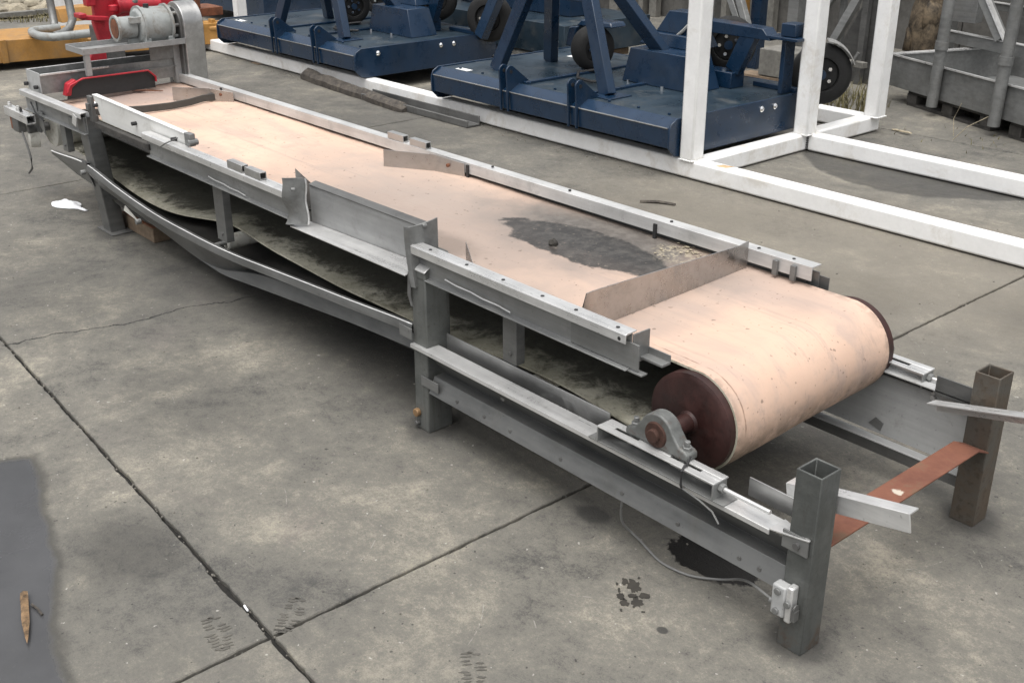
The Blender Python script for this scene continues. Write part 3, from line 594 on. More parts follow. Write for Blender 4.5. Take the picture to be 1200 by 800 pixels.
# the belt: one closed loop (outer pink face, grimy inner face)
RX, RZN, RZF, RR = -1.505, .350, .368, .1235
HX, HZ, HR = -5.52, .375, .105
path = []
for i in range(81):
    x = lerp(-5.50, -1.50, i / 80); path.append((x, .4785 + .0035 * noise.noise(Vector((x * 1.4, 0, 2)))))
for i in range(1, 24):
    a = math.pi / 2 - math.pi * i / 24; path.append((RX + .129 * math.cos(a), .350 + .129 * math.sin(a)))
for i in range(81):
    x = lerp(-1.53, -5.45, i / 80); path.append((x, smooth_interp(RET, x, .09)))
for i in range(1, 16):
    a = -math.pi / 2 - math.pi * i / 16; path.append((HX + HR * math.cos(a), HZ + HR * math.sin(a)))
NYB = 10; bt = .006
bm = bmesh.new(); out, inn = [], []
n = len(path)
for i, (x, z) in enumerate(path):
    (xa, za), (xb, zb) = path[i - 1], path[(i + 1) % n]
    d = Vector((xb - xa, 0, zb - za)).normalized(); nn = Vector((-d.z, 0, d.x))     # outward on a clockwise loop seen from -Y
    ro, ri = [], []
    for k in range(NYB + 1):
        y = lerp(1.870, 2.492, k / NYB); e = .0016 * noise.noise(Vector((i * .21, 3.3, k))) if k in (0, NYB) else 0
        lift = .018 * (k / NYB); sag = .003 * noise.noise(Vector((x * 2.5, y * 4, z * 3)))
        p = Vector((x, y + e, z + lift + sag)); ro.append(bm.verts.new(p)); ri.append(bm.verts.new(p - nn * bt))
    out.append(ro); inn.append(ri)
for i in range(n):
    j = (i + 1) % n
    for k in range(NYB):
        f = bm.faces.new([out[i][k], out[j][k], out[j][k + 1], out[i][k + 1]]); f.material_index = 0
        f = bm.faces.new([inn[i][k], inn[i][k + 1], inn[j][k + 1], inn[j][k]]); f.material_index = 1
    for k in (0, NYB):
        f = bm.faces.new([out[i][k], inn[i][k], inn[j][k], out[j][k]]); f.material_index = 1
bmb = MB(); bmb.bm.free(); bmb.bm = bm
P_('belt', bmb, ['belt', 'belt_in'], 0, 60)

# tail drum with end discs, shaft and bearings
def drum(name, x, zn, zf, y0, y1, r, mat):
    mb = MB(); d = Vector((0, y1 - y0, zf - zn)); L = d.length
    mb.revolve((x, y0, zn), d, [(0, .001), (0, r - .012), (.004, r - .004), (.006, r), (L - .006, r), (L - .004, r - .004), (L, r - .012), (L, .001)], 48); return P_(name, mb, mat, 0, 30)
td = drum('tail_drum', RX, RZN, RZF, 1.846, 2.530, .1235, 'maroon')
mb = MB(); mb.cyl((RX, 1.745, .353), (RX, 2.60, .366), .018, n=20); P_('shaft', mb, 'dark_rust', .002, parent=td)
mb = MB(); mb.revolve((RX, 1.80, .351), (0, 1, 0), [(0, .022), (.04, .024), (.046, .030), (.0465, .02)], 24); P_('hub', mb, 'maroon', parent=td)
def pillow(y, zb, sg):
    pts = []
    W = .096
    for i in range(17):
        a = math.pi * (i / 16) * .78 + math.pi * .11; pts.append((RX + .050 * math.cos(a), 0, zb + .038 + .048 * math.sin(a)))
    pts = [(RX + W, 0, zb), (RX + W, 0, zb + .016), (RX + .088, 0, zb + .022), (RX + .070, 0, zb + .026)] + pts + [(RX - .070, 0, zb + .026), (RX - .088, 0, zb + .022), (RX - W, 0, zb + .016), (RX - W, 0, zb)]
    mb = MB(); mb.prism([(a, y - .019, b) for a, _, b in pts], (0, .038, 0)); pb = P_('pillow_block', mb, 'cast', .004)
    mb = MB(); mb.revolve((RX, y - .024, zb + .034), (0, 1, 0), [(0, .020), (0, .030), (.006, .033), (.006, .020)], 24); P_('bearing_ring', mb, 'dark_rust', parent=pb)
    mb = MB(); mb.cyl((RX, y - .034, zb + .034), (RX, y, zb + .034), .017, n=18); P_('shaft_end', mb, 'dark_rust', .003, parent=pb)
    for s_ in (-1, 1):
        mb = MB(); mb.cyl((RX + s_ * .079, y, zb + .018), (RX + s_ * .079, y, zb + .030), .0125, n=6).cyl((RX + s_ * .079, y, zb + .03), (RX + s_ * .079, y, zb + .043), .007, n=10)
        P_('bolt', mb, 'galv', .0015, parent=pb)
    return pb
pillow(1.752, .3235, 1); pillow(2.56, .347, -1)
# take-up brackets: slotted channels with screw
def takeup(y0, y1, x0, x1, zb, zt, front):
    mb = MB(); yb = y1 if front < 0 else y0
    for ya, yb_ in ((y0, y0 + .02), (y1 - .02, y1)): mb.box(x0, x1, ya, yb_, zt - .004, zt)                  # top with long slots
    for xa, xb in ((x0, x0 + .04), (RX - .05, RX + .05), (x1 - .055, x1)): mb.box(xa, xb, y0 + .02, y1 - .02, zt - .0042, zt - .0002)
    tk = P_('take_up_bracket', mb, 'bright', .0008)
    mb = MB(); mb.box(x0 + .005, x1 - .005, (y1 - .004) if front < 0 else y0, y1 if front < 0 else y0 + .004, zb + .004, zt - .0045); P_('back_plate', mb, 'dull', .0005, parent=tk)  # duller steel paints the shade inside the bracket
    for xe in (x1 - .0042, x0):
        mb = MB(); mb.box(xe, xe + .004, y0, y1 - .004, zb, zt - .004); P_('end_plate', mb, 'sheet', .0008, parent=tk)
    mb = MB(); mb.box(x0 - .03, x1 + .03, y0 + .001, y1 + .01, zb + .0003, zb + .003); P_('slide_plate', mb, 'galv', .0005, parent=tk)
    ym = (y0 + y1) / 2; zm = (zb + zt) / 2 + .004
    mb = MB(); mb.cyl((RX + .05, ym, zm), (x1 + .135, ym, zm), .0055, n=10); P_('adjusting_screw', mb, 'bright', parent=tk)
    mb = MB(); mb.cyl((x1, ym, zm), (x1 + .012, ym, zm), .012, n=6); P_('nut', mb, 'galv', .001, parent=tk)
    for x in (RX - .079, RX + .079):
        mb = MB(); mb.cyl((x, ym, zt - .022), (x, ym, zt - .004), .007, n=8); P_('bolt', mb, 'galv', parent=tk)
takeup(1.708, 1.760, -1.672, -1.310, .2785, .3232, -1)
takeup(2.512, 2.568, -1.66, -1.283, .303, .347, -1)
mb = MB(); mb.tube([(-1.40, 1.718, .33), (-1.395, 1.70, .322), (-1.395, 1.700, .285), (-1.40, 1.712, .268), (-1.41, 1.72, .28)], .003, 6).tube([(-1.40, 1.735, .345), (-1.398, 1.72, .325)], .003, 6); P_('cable_tie', mb, 'black')
mb = MB(); mb.tube([(-1.40, 1.708, .274), (-1.34, 1.700, .272), (-1.30, 1.698, .262), (-1.28, 1.698, .24)], .0022, 6); P_('wire', mb, 'galv')
# far flange, upstand
mb = MB(); mb.box(-1.24, -1.136, 2.50, 2.504, .31, .362); P_('upstand_plate', mb, 'dull', .0005)
mb = MB(); mb.prism([(-1.25, 2.51, .3065), (-1.25, 2.565, .3065), (-1.136, 2.545, .3065), (-1.136, 2.51, .3065)], (0, 0, .004)); P_('gusset', mb, 'bright', .0006)
for z in (.30, .285):
    mb = MB(); mb.cyl((-1.255, 2.523, z), (-1.255, 2.532, z), .007, n=8); P_('bolt', mb, 'bright')
mb = MB(); mb.prism([(-1.43, 2.531, .14), (-1.39, 2.531, .13), (-1.385, 2.531, .155), (-1.41, 2.531, .165)], (0, .002, 0)); P_('clip', mb, 'galv')

# rusty orange crossbar between the tail legs
mb = MB(); rows = []
for k in range(13):
    t = k / 12; y = lerp(1.797, 2.474, t); z = .249 - .05 * max(0, (t - .93) / .07) ** 2 * .5
    rows.append([(-1.130, y, z - .018), (-1.130, y, z), (-1.062, y, z), (-1.062, y, z - .005), (-1.1255, y, z - .005), (-1.1255, y, z - .018)])
mb.loft(rows); P_('crossbar', mb, 'orange', .0015, 30)

# loose aluminium angles bolted on the tail legs
def alu(p0, p1, wd, ht):
    mb = MB(); mb.angle(p0, p1, wd, ht, .004, flip=-1); return P_('angle_bar', mb, 'bright', .0006)
alu((-1.19, 1.802, .345), (-.905, 1.806, .402), .034, .042)
alu((-1.222, 2.474, .309), (-.93, 2.43, .395), -.034, .030)
for z in (.32, .335):
    mb = MB(); mb.cyl((-1.055, 1.81, z + .02), (-1.045, 1.81, z + .02), .006, n=8); P_('bolt', mb, 'bright')
# cable switch on the near tail leg, pull cable
mb = MB(); mb.box(-1.128, -1.094, 1.700, 1.7265, .092, .168); sw = P_('switch_box', mb, 'pale_sheet', .004)
mb = MB(); mb.box(-1.094, -1.078, 1.702, 1.7265, .085, .175); P_('cover', mb, 'bright', .004, parent=sw)
for z, xx in ((.155, -1.112), (.105, -1.112), (.135, -1.085)):
    mb = MB(); mb.cyl((xx, 1.694, z), (xx, 1.701, z), .008, n=10); P_('screw', mb, 'galv', .001, parent=sw)
mb = MB(); mb.cyl((-1.073, 1.712, .125), (-1.07, 1.712, .125), .01, n=10).box(-1.078, -1.068, 1.704, 1.72, .095, .12); P_('lever', mb, 'dark_steel', parent=sw)
cpts = [(-1.60, 1.735, .15), (-1.612, 1.742, .10), (-1.622, 1.76, .05), (-1.612, 1.785, .014), (-1.575, 1.782, .006), (-1.545, 1.772, .005), (-1.48, 1.755, .005), (-1.405, 1.766, .005), (-1.34, 1.80, .012), (-1.28, 1.79, .05), (-1.215, 1.745, .098), (-1.165, 1.722, .112), (-1.126, 1.716, .11)]
sm = []
for i in range(len(cpts) - 1):
    p0, p1, p2, p3 = [Vector(cpts[max(0, min(len(cpts) - 1, i + k))]) for k in (-1, 0, 1, 2)]
    for k in range(5):
        t = k / 5; sm.append(.5 * ((2 * p1) + (p2 - p0) * t + (2 * p0 - 5 * p1 + 4 * p2 - p3) * t * t + (3 * p1 - p0 - 3 * p2 + p3) * t ** 3))
sm.append(Vector(cpts[-1]))
mb = MB(); mb.tube(sm, .0032, 8); P_('cable', mb, 'cable', 0, 60)
mb = MB(); mb.cyl((-1.14, 1.7165, .11), (-1.128, 1.7165, .11), .007, n=10); P_('cable_gland', mb, 'galv')

# return idlers
for x, z in ((-3.75, .232), (-2.08, .225)):
    mb = MB(); zz = z; mb.cyl((x, 1.80, zz), (x, 2.50, zz + .015), .029, n=20); idl = P_('return_idler', mb, 'white_plastic', .004)
    mb = MB(); mb.cyl((x, 1.755, zz), (x, 2.53, zz + .016), .009, n=10); P_('axle', mb, 'galv', parent=idl)

# head end -----------------------------------------------------------------
hd = drum('head_drum', HX, HZ - .006, HZ + .012, 1.80, 2.51, .098, 'white_plastic')
mb = MB(); mb.cyl((HX, 1.70, HZ - .006), (HX, 2.62, HZ + .014), .02, n=16); P_('shaft', mb, 'dark_steel', parent=hd)
mb = MB(); mb.revolve((-5.585, 1.715, .335), (.25, 1, 0), [(0, .055), (.006, .068), (.05, .07), (.05, .06), (.01, .05), (.01, .001)], 28); P_('end_cap', mb, 'white_plastic', parent=hd)
mb = MB(); mb.box(-5.52, -5.45, 1.735, 1.745, .36, .53).box(-5.60, -5.30, 1.745, 1.76, .44, .53); P_('bearing_mount', mb, 'sheet', .001)
mb = MB(); mb.prism([(-5.43, 1.73, .40), (-5.37, 1.73, .36), (-5.37, 1.73, .47), (-5.43, 1.73, .47)], (0, .004, 0)); P_('bracket', mb, 'galv', .001)
mb = MB(); mb.tube([(-5.47, 1.72, .505), (-5.40, 1.71, .47), (-5.33, 1.72, .44)], .004, 6); P_('hose', mb, 'black')
# sensor arm: square tube end
mb = MB(); x0, x1, y0, y1, z0, z1, t = -5.735, -5.425, 1.672, 1.715, .412, .452, .004
o_ = [(y0, z0), (y1, z0), (y1, z1), (y0, z1)]; i_ = [(y0 + t, z0 + t), (y1 - t, z0 + t), (y1 - t, z1 - t), (y0 + t, z1 - t)]
A_, B_, C_, D_ = [[mb.bm.verts.new((xx, a, b)) for a, b in q] for q, xx in ((o_, x0), (o_, x1), (i_, x0 + .01), (i_, x1))]
for k in range(4):
    j = (k + 1) % 4; mb.f([A_[k], A_[j], B_[j], B_[k]]); mb.f([C_[j], C_[k], D_[k], D_[j]]); mb.f([B_[k], B_[j], D_[j], D_[k]])
mb.f(A_[::-1]); mb.f(C_)
sa = P_('sensor_arm', mb, 'bright', .001)
for x, r_ in ((-5.70, .010), (-5.58, .010), (-5.54, .007)):
    mb = MB(); mb.cyl((x, 1.69, .452), (x, 1.69, .466), r_, n=10).cyl((x, 1.69, .466), (x, 1.69, .475), r_ * .7, n=10); P_('bolt', mb, 'bright' if r_ > .008 else 'black', .001, parent=sa)
mb = MB(); mb.box(-5.66, -5.575, 1.675, 1.712, .345, .4115).box(-5.675, -5.655, 1.68, 1.70, .36, .4115); P_('sensor', mb, 'dark_steel', .004, parent=sa)
mb = MB(); mb.box(-5.69, -5.665, 1.678, 1.70, .35, .4115); P_('sensor_mount', mb, 'rust', .002, parent=sa)
mb = MB(); mb.tube([(-5.585, 1.69, .36), (-5.565, 1.69, .33), (-5.535, 1.69, .285), (-5.515, 1.69, .23), (-5.525, 1.69, .18), (-5.585, 1.69, .145)], .005, 8); P_('sensor_cable', mb, 'dark_steel', parent=sa)
# crosswise trough across the head
mb = MB(); t = .004; y0, y1 = 1.785, 2.50
mb.box(-5.648, -5.644, y0, y1, .53, .627).box(-5.488, -5.484, y0, y1, .53, .624).box(-5.6435, -5.4885, y0, y1, .53, .534); tr = P_('cross_trough', mb, 'sheet', .0008)
mb = MB(); mb.box(-5.652, -5.480, y0 - .005, y0 - .0005, .53, .629); P_('end_plate', mb, 'pale_sheet', .0008, parent=tr)
mb = MB(); mb.box(-5.656, -5.6485, y0, 2.33, .619, .628).box(-5.4836, -5.474, y0, 2.12, .616, .625); P_('rim_edge', mb, 'bright', .0008, parent=tr)
for x in (-5.63, -5.50):
    mb = MB(); mb.cyl((x, 1.765, .556), (x, 1.765, .572), .012, n=8); P_('bolt', mb, 'black', .002)
# red wiper guard with dark rubber infill
def arch(x, ins): # thin bent strip
    ins *= .32
    return arch0(x, ins)
def arch0(x, ins): return [(x, 1.872 + ins, .535), (x, 1.89 + ins * .8, .572 - ins * .5), (x, 1.955 + ins * .4, .597 - ins), (x, 2.285 - ins * .4, .597 - ins), (x, 2.322 - ins, .562 - ins * .6), (x, 2.322 - ins, .535)]
mb = MB(); O1, I1 = arch(-5.40, 0), arch(-5.40, .02)
mb.loft([[O1[k], (O1[k][0] - .014, *O1[k][1:]), (I1[k][0] - .014, *I1[k][1:]), I1[k]] for k in range(6)]); P_('red_guard', mb, 'red', .002)
mb = MB(); mb.prism([(-5.414, 1.868, .52), (-5.414, 1.886, .575), (-5.414, 1.925, .592), (-5.414, 1.935, .575), (-5.414, 1.905, .556), (-5.414, 1.895, .52)], (-.045, 0, 0)); P_('red_guard_end', mb, 'red', .003)
mb = MB(); mb.prism([(-5.424, p[1], max(.500, p[2] - (.03 if p[2] < .54 else 0))) for p in arch(0, .012)], (.006, 0, 0)); P_('rubber_wiper', mb, 'black')
# motor platform
mb = MB()
for y in (1.965, 2.455): mb.box(-5.50, -5.466, y, y + .035, .5, .70) if y > 2 else mb.box(-5.436, -5.41, y + .02, y + .045, .60, .70)
mb.loft([[(-5.41, 1.975, .70), (-5.41, 2.50, .70), (-5.41, 2.50, .728), (-5.41, 1.975, .728)], [(-5.406, 1.975, .70), (-5.406, 2.50, .70), (-5.406, 2.50, .728), (-5.406, 1.975, .728)]])
mb.box(-5.62, -5.41, 1.975, 1.979, .70, .728).box(-5.62, -5.616, 1.979, 2.50, .70, .728).box(-5.615, -5.411, 1.985, 2.50, .7005, .705)
pf_ = P_('motor_platform', mb, 'mid_zinc', .0008)
mb = MB(); mb.box(-5.47, -5.466, 2.33, 2.455, .628, .695).box(-5.47, -5.46, 2.28, 2.46, .585, .59); P_('bracket', mb, 'galv', .0008, parent=pf_)
# gear motor: axis along Y
gx, gz = -5.52, .790
mb = MB()
mb.revolve((gx, 2.30, gz), (0, 1, 0), [(0, .03), (0, .075), (.012, .088), (.02, .090), (.16, .088), (.17, .080), (.175, .05)], 14); gm = P_('gear_motor', mb, 'motor', .003, 40)
mb = MB(); mb.revolve((gx, 2.19, gz), (0, 1, 0), [(.03, .001), (.01, .042), (0, .052), (0, .062), (.012, .064), (.016, .052), (.10, .050), (.105, .03)], 24); P_('flange', mb, 'motor', parent=gm)
mb = MB(); mb.revolve((gx, 2.188, gz), (0, 1, 0), [(0, .001), (.002, .046), (.02, .046), (.02, .001)], 24); P_('flange_face', mb, 'rust', parent=gm)
for k in range(3):
    a = 2 * math.pi * k / 3 + .6; c_ = Vector((gx + .068 * math.cos(a), 0, gz + .068 * math.sin(a)))
    mb = MB(); mb.bar((c_.x, 2.245, c_.z), (c_.x, 2.32, c_.z), .016, .03); P_('rib', mb, 'motor', .003, parent=gm)
for a in range(8):
    th = 2 * math.pi * a / 8
    mb = MB(); mb.cyl((gx + .078 * math.cos(th), 2.462, gz + .078 * math.sin(th)), (gx + .078 * math.cos(th), 2.49, gz + .078 * math.sin(th)), .009, n=6); P_('bolt', mb, 'motor' if a % 3 else 'dark_steel', parent=gm)
for y in (2.312, 2.45):
    mb = MB(); mb.revolve((gx, y, gz), (0, 1, 0), [(0, .085), (0, .099), (.012, .099), (.012, .085)], 20); P_('collar', mb, 'motor', parent=gm)
mb = MB(); mb.box(gx - .08, gx + .08, 2.31, 2.34, .705, .74).box(gx - .08, gx + .08, 2.43, 2.46, .705, .74); P_('foot', mb, 'motor', .004, parent=gm)
mb = MB(); mb.cyl((gx + .01, 2.36, gz + .085), (gx + .01, 2.36, gz + .105), .014, n=10); P_('plug', mb, 'black', parent=gm)
# belt drive cover: tall rounded stainless housing
def cover(y, r, zt, zb): 
    pts = [];
    for i in range(17):
        a = math.pi * i / 16; pts.append((gx + .01 + r * math.cos(a), y, zt - r + r * math.sin(a)))
    for i in range(17):
        a = math.pi + math.pi * i / 16; pts.append((gx + .01 + r * .9 * math.cos(a), y, zb + r * .9 + r * .9 * math.sin(a)))
    return pts
mb = MB(); mb.prism(cover(2.50, .105, .895, .40), (0, .105, 0)); dc = P_('drive_cover', mb, 'stainless', .004, 50)
mb = MB(); mb.prism(cover(2.488, .085, .87, .44), (0, .0115, 0)); P_('back_plate', mb, 'dark_steel', .001, parent=dc)
mb = MB(); mb.cyl((gx + .06, 2.55, .872), (gx + .064, 2.55, .879), .006, n=8); P_('screw', mb, 'black', parent=dc)
# bent rubber scraper lying over the belt
mb = MB(); rows = []
sp_ = [(-5.12, 1.80), (-5.03, 1.94), (-4.965, 2.06), (-4.935, 2.17), (-4.94, 2.27), (-4.97, 2.35), (-4.955, 2.42)]
for i, (x, y) in enumerate(sp_):
    zb = .4845 + .018 * (y - 1.87) / .63
    rows.append([(x - .005, y, zb), (x + .005, y, zb), (x + .004, y, zb + .032), (x - .005, y, zb + .032)])
mb.loft(rows); P_('rubber_scraper', mb, 'grey_rubber', .002, 60)
mb = MB(); mb.cyl((-4.962, 2.41, .512), (-4.955, 2.44, .514), .013, n=10); P_('scraper_clamp', mb, 'white_plastic', .002)

# ------------------------------------------------------------------ loose things lying on the belt
mb = MB(); mb.sheet([[(-5.44, 2.20, .498), (-5.43, 2.23, .498)], [(-5.40, 2.22, .503), (-5.37, 2.26, .504)], [(-5.33, 2.30, .499), (-5.325, 2.315, .499)]], .004)
obj('metal_offcut', mb, 'rust', bevel=.001, label='small dark rusty offcut lying on the pink belt near the motor', cat='scrap metal')
mb = MB(); mb.rubble((-2.37, 2.206, .494), (.016, .013, .014), 3, n=2)
obj('clod', mb, 'mud', label='black clod sitting on the dark wet patch of the belt', cat='dirt clod')
mb = MB()
rnd = random.Random(5)
for k in range(44):
    c_ = Vector((rnd.gauss(-2.05, .05), rnd.gauss(2.44, .03), 0)) if k < 90 else Vector((rnd.gauss(-2.06, .028), rnd.gauss(2.32, .03), 0))
    if c_.x > -1.88 or c_.y > 2.485: continue
    c_.z = .4835 + .018 * (c_.y - 1.87) / .63; q_ = rnd.uniform(.0015, .0048)
    mb.rubble(c_, (q_ * rnd.uniform(.7, 1.8), q_, q_ * .4), k)
obj('wood_shavings', mb, 'straw', kind='stuff', label='pale shavings heaped on the belt against the cross plate', smooth=0)
for k, (x, y, sx) in enumerate(((-5.29, 1.96, .035),)):
    mb = MB(); mb.rubble((x, y, .490), (.04, .022, .009), 11, n=2)
    obj('white_scrap', mb, 'cloth', label='little white scrap on the belt by the pale skirt plate', cat='scrap')

# ------------------------------------------------------------------ loose things on the ground near the conveyor
mb = MB(); c0, c1 = Vector((-4.93, 1.885, 0)), Vector((-4.58, 1.86, 0))
mb.box(-4.92, -4.585, 1.862, 1.94, .001, .066); bk = obj('timber_block', mb, 'block', bevel=.003, label='rusty brown timber block under the conveyor beside the leaning leg', cat='timber block')
mb = MB(); mb.box(-4.918, -4.587, 1.865, 1.938, .0665, .070); obj('rusty_face', mb, 'block_top', bk, .001)
mb = MB(); rows = []
for i in range(15):
    u = i / 14
    rows.append([])
    for k in range(9):
        v_ = k / 8; wd = .05 * math.sin(math.pi * min(1, u * 1.25 + .06)) + .008
        x = lerp(-5.50, -5.25, u) + .012 * noise.noise(Vector((u * 5, v_ * 3, 1))); y = lerp(1.765, 1.82, u) + (v_ - .5) * 2 * wd
        z = .004 + .026 * max(0, noise.noise(Vector((u * 6, v_ * 4, 7))) + .45) * math.sin(math.pi * v_) * math.sin(math.pi * u)
        rows[-1].append((x, y, z))
mb.sheet(rows, .003); obj('rag', mb, 'cloth', smooth=70, label='crumpled white rag on the concrete beside the left leg', cat='rag')
mb = MB(); p0, p1 = Vector((-2.372, .536, .012)), Vector((-2.185, .478, .010)); secs = []
for i in range(9):
    t = i / 8; r_ = [.0075, .0085, .0082, .0078, .0080, .0070, .0055, .0035, .0006][i] * (1 + .3 * noise.noise(Vector((i * 1.3, 2, 2)))); p = p0.lerp(p1, t); a, b = mb.frame_of(p1 - p0, (0, 0, 1))
    secs.append([p + (a * math.cos(2 * math.pi * k / 9) * (1.1 + .2 * noise.noise(Vector((k, i * .4, 0)))) + b * math.sin(2 * math.pi * k / 9) * .7) * r_ for k in range(0, 9, 2)])
mb.loft(secs); obj('wood_splinter', mb, 'splinter', smooth=0, label='pointed brown wood splinter lying in the puddle', cat='wood splinter')
mb = MB(); mb.tube([(-2.325, .536, .005), (-2.30, .540, .006), (-2.272, .541, .004)], .003, 6); obj('twig', mb, 'timber', label='thin grey twig beside the wood splinter in the puddle', cat='twig')
mb = MB(); mb.cyl((-2.000, .905, .004), (-1.978, .902, .004), .0026, n=8); obj('cigarette_end', mb, 'cloth', label='tiny white stub lying in the slab joint near the corner', cat='litter')
mb = MB(); mb.tube([(-3.60, 3.93, .004), (-3.53, 3.985, .008), (-3.45, 4.02, .004)], .009, 5); obj('bark_strip', mb, 'timber', label='dark strip of bark on the concrete behind the far rail', cat='bark')
# scattered grit
mb = MB(); rnd = random.Random(21)
for k in range(620):
    if k < 240: x, y = rnd.uniform(-6, -.7), rnd.uniform(.25, 5.5); r_ = rnd.uniform(.002, .0055)
    elif k < 400: x = rnd.uniform(-4.2, -1.0); y = yj(x) + rnd.gauss(0, .012); r_ = rnd.uniform(.002, .005)
    elif k < 470: y = rnd.uniform(.4, 5); x = -1.865 + rnd.gauss(0, .012); r_ = rnd.uniform(.002, .005)
    else: x, y = rnd.uniform(-8, -3.9), rnd.uniform(4.3, 4.42); r_ = rnd.uniform(.003, .009)
    mb.rubble((x, y, .001 if abs(y - yj(x)) > .03 and abs(x + 1.865) > .03 else -.004), (r_, r_ * .8, r_ * .7), k)
obj('grit', mb, 'pebble', kind='stuff', smooth=0, label='loose grit and leaf crumbs scattered over the slabs')
# muddy boot prints
def print_mark(c, ang, dabs, label, seed, sc_=1.):
    mb = MB(); rnd = random.Random(seed); ca, sa_ = math.cos(ang), math.sin(ang)
    for (dx, dy, rx, ry) in dabs:
        pts = []
        for k in range(22):
            a = 2 * math.pi * k / 22; rr = 1 + .55 * noise.noise(Vector((math.cos(a) * 1.5 + seed, math.sin(a) * 1.5, dx * 40))) + .45 * noise.noise(Vector((math.cos(a) * 4 + seed, math.sin(a) * 4, dy * 70)))
            u, v_ = (dx + rx * rr * math.cos(a)) * sc_, (dy + ry * rr * math.sin(a)) * sc_; pts.append((c[0] + u * ca - v_ * sa_, c[1] + u * sa_ + v_ * ca, .0006))
        mb.prism(pts, (0, 0, .0008))
    return obj('muddy_print', mb, 'mud' if len(dabs) < 14 else 'faint_mud', smooth=0, label=label, cat='boot print', group='muddy prints on the slabs')
dabs1 = [(-.055, .03, .006, .003), (.02, .03, .010, .003), (.07, -.02, .005, .003), (-.06, -.02, .004, .004), (.045, .034, .006, .003)] + [(-.03, .02, .013, .010), (-.005, .028, .015, .009), (-.028, -.008, .018, .012), (0, .0, .01, .011), (.0, -.028, .014, .013), (.034, -.006, .026, .013), (.055, .014, .012, .008)]
print_mark((-1.442, 1.61), 2.4, dabs1, 'dark muddy print of several dabs beside the oil patch', 3)
rt = random.Random(77)
tread = [(u * .011 + rt.gauss(0, .0015), sgn * (.017 + rt.gauss(0, .002)) * (1 - (u / 8) ** 2), .0032, rt.uniform(.007, .012)) for u in range(-5, 6) for sgn in (-1, 1) if rt.random() < .85] + [(-.062, 0, .005, .011), (.06, .004, .004, .006)]
print_mark((-1.905, .972), 2.3, tread, 'faint tread print just above the joint crossing', 5)
print_mark((-1.955, .815), 2.9, tread, 'faint tread print left of the joint crossing', 8)
print_mark((-1.484, 1.165), 2.5, tread, 'faint tread print at the bottom edge right of the joint', 9)

# ------------------------------------------------------------------ white welded frame
wf = empty('white_welded_frame', (-5, 5, 0), 'white painted welded frame of square tube with three posts in view at the right', 'steel frame')
def wt(name, x0, x1, y0, y1, z0, z1, lab=None):
    mb = MB(); mb.box(x0, x1, y0, y1, z0, z1); return obj(name, mb, 'white_paint', wf, .011, 35, lab)
wt('base_beam', -9.36, 1.2, 4.420, 4.512, .006, .100)
wt('base_beam', -3.664, 1.2, 5.380, 5.472, .006, .100)
wt('base_beam', -9.36, -3.77, 6.03, 6.122, .006, .100)
wt('cross_beam', -3.768, -3.668, 4.5135, 6.125, .006, .0985)
wt('cross_beam', -9.45, -9.3615, 4.42, 6.122, .006, .0985)
wt('post', -3.782, -3.690, 4.412, 4.506, .0995, 1.75)
wt('post', -3.738, -3.642, 5.335, 5.432, .098, 1.75)
wt('post', -3.725, -3.630, 6.025, 6.120, .098, 1.75)
wt('post', -9.47, -9.375, 4.86, 4.955, .0, 1.75)
mb = MB()
for k in range(6): mb.box(-3.6675, -3.655, 5.3735, 5.3795, .02 + .013 * k, .028 + .013 * k)
obj('weld_seam', mb, 'dark_steel', wf, 0, 0)
rw = random.Random(2)
for (xa, xb, ya, yb2, zz) in ((-3.782, -3.690, 4.412, 4.506, .1005), (-3.738, -3.642, 5.335, 5.432, .0995), (-3.725, -3.630, 6.025, 6.120, .0995)):
    pts = []
    for (p, q_) in (((xa, ya), (xb, ya)), ((xb, ya), (xb, yb2))):
        for k in range(14):
            t = k / 13; pts.append((lerp(p[0], q_[0], t) + rw.uniform(-.001, .0015), lerp(p[1], q_[1], t) - rw.uniform(-.001, .0015), zz + rw.uniform(-.001, .0018)))
    mb = MB(); mb.tube(pts, .0048, 6); obj('weld_bead', mb, 'white_paint', wf, 0, 60)
mb = MB(); mb.prism([(-3.56, 4.44, .1002), (-3.50, 4.45, .1002), (-3.48, 4.50, .1002), (-3.55, 4.49, .1002)], (0, 0, .0006)); obj('rust_spot', mb, 'rust_stain', wf, 0, 0)
for x in (-8.35, -7.55):
    mb = MB(); mb.box(x, x + .12, 4.40, 4.50, .0, .0058); obj('packer', mb, 'block', wf, 0, 0)

# ------------------------------------------------------------------ blue rotary slashers sitting on the white frame
def tyre(parent, c, ax, r, wd, name='wheel'):
    c = Vector(c); ax = Vector(ax).normalized()
    mb = MB(); mb.revolve(c - ax * wd / 2, ax, [(0, r * .58), (0, r * .8), (wd * .12, r * .95), (wd * .3, r), (wd * .7, r), (wd * .88, r * .95), (wd, r * .8), (wd, r * .58), (wd * .8, r * .55), (wd * .2, r * .55)], 32)
    whl = obj(name, mb, 'tyre', parent, 0, 40)
    mb = MB(); mb.revolve(c - ax * wd * .32, ax, [(0, r * .15), (.002, r * .52), (wd * .1, r * .57), (wd * .54, r * .57), (wd * .64 - .002, r * .52), (wd * .64, r * .15)], 24); obj('rim', mb, 'tyre', whl, 0, 40)
    a, b = MB().frame_of(ax, (0, 0, 1)); mb = MB(); mb.cyl(c + ax * wd * .3, c + ax * wd * .55, r * .16, n=12); obj('hub', mb, 'blue', whl)
    for k in range(5):
        q = c + ax * wd * .33 + (a * math.cos(k * 1.2566) + b * math.sin(k * 1.2566)) * r * .33
        mb = MB(); mb.cyl(q, q + ax * .018, .011, n=6); obj('wheel_nut', mb, 'chrome', whl)
    return whl
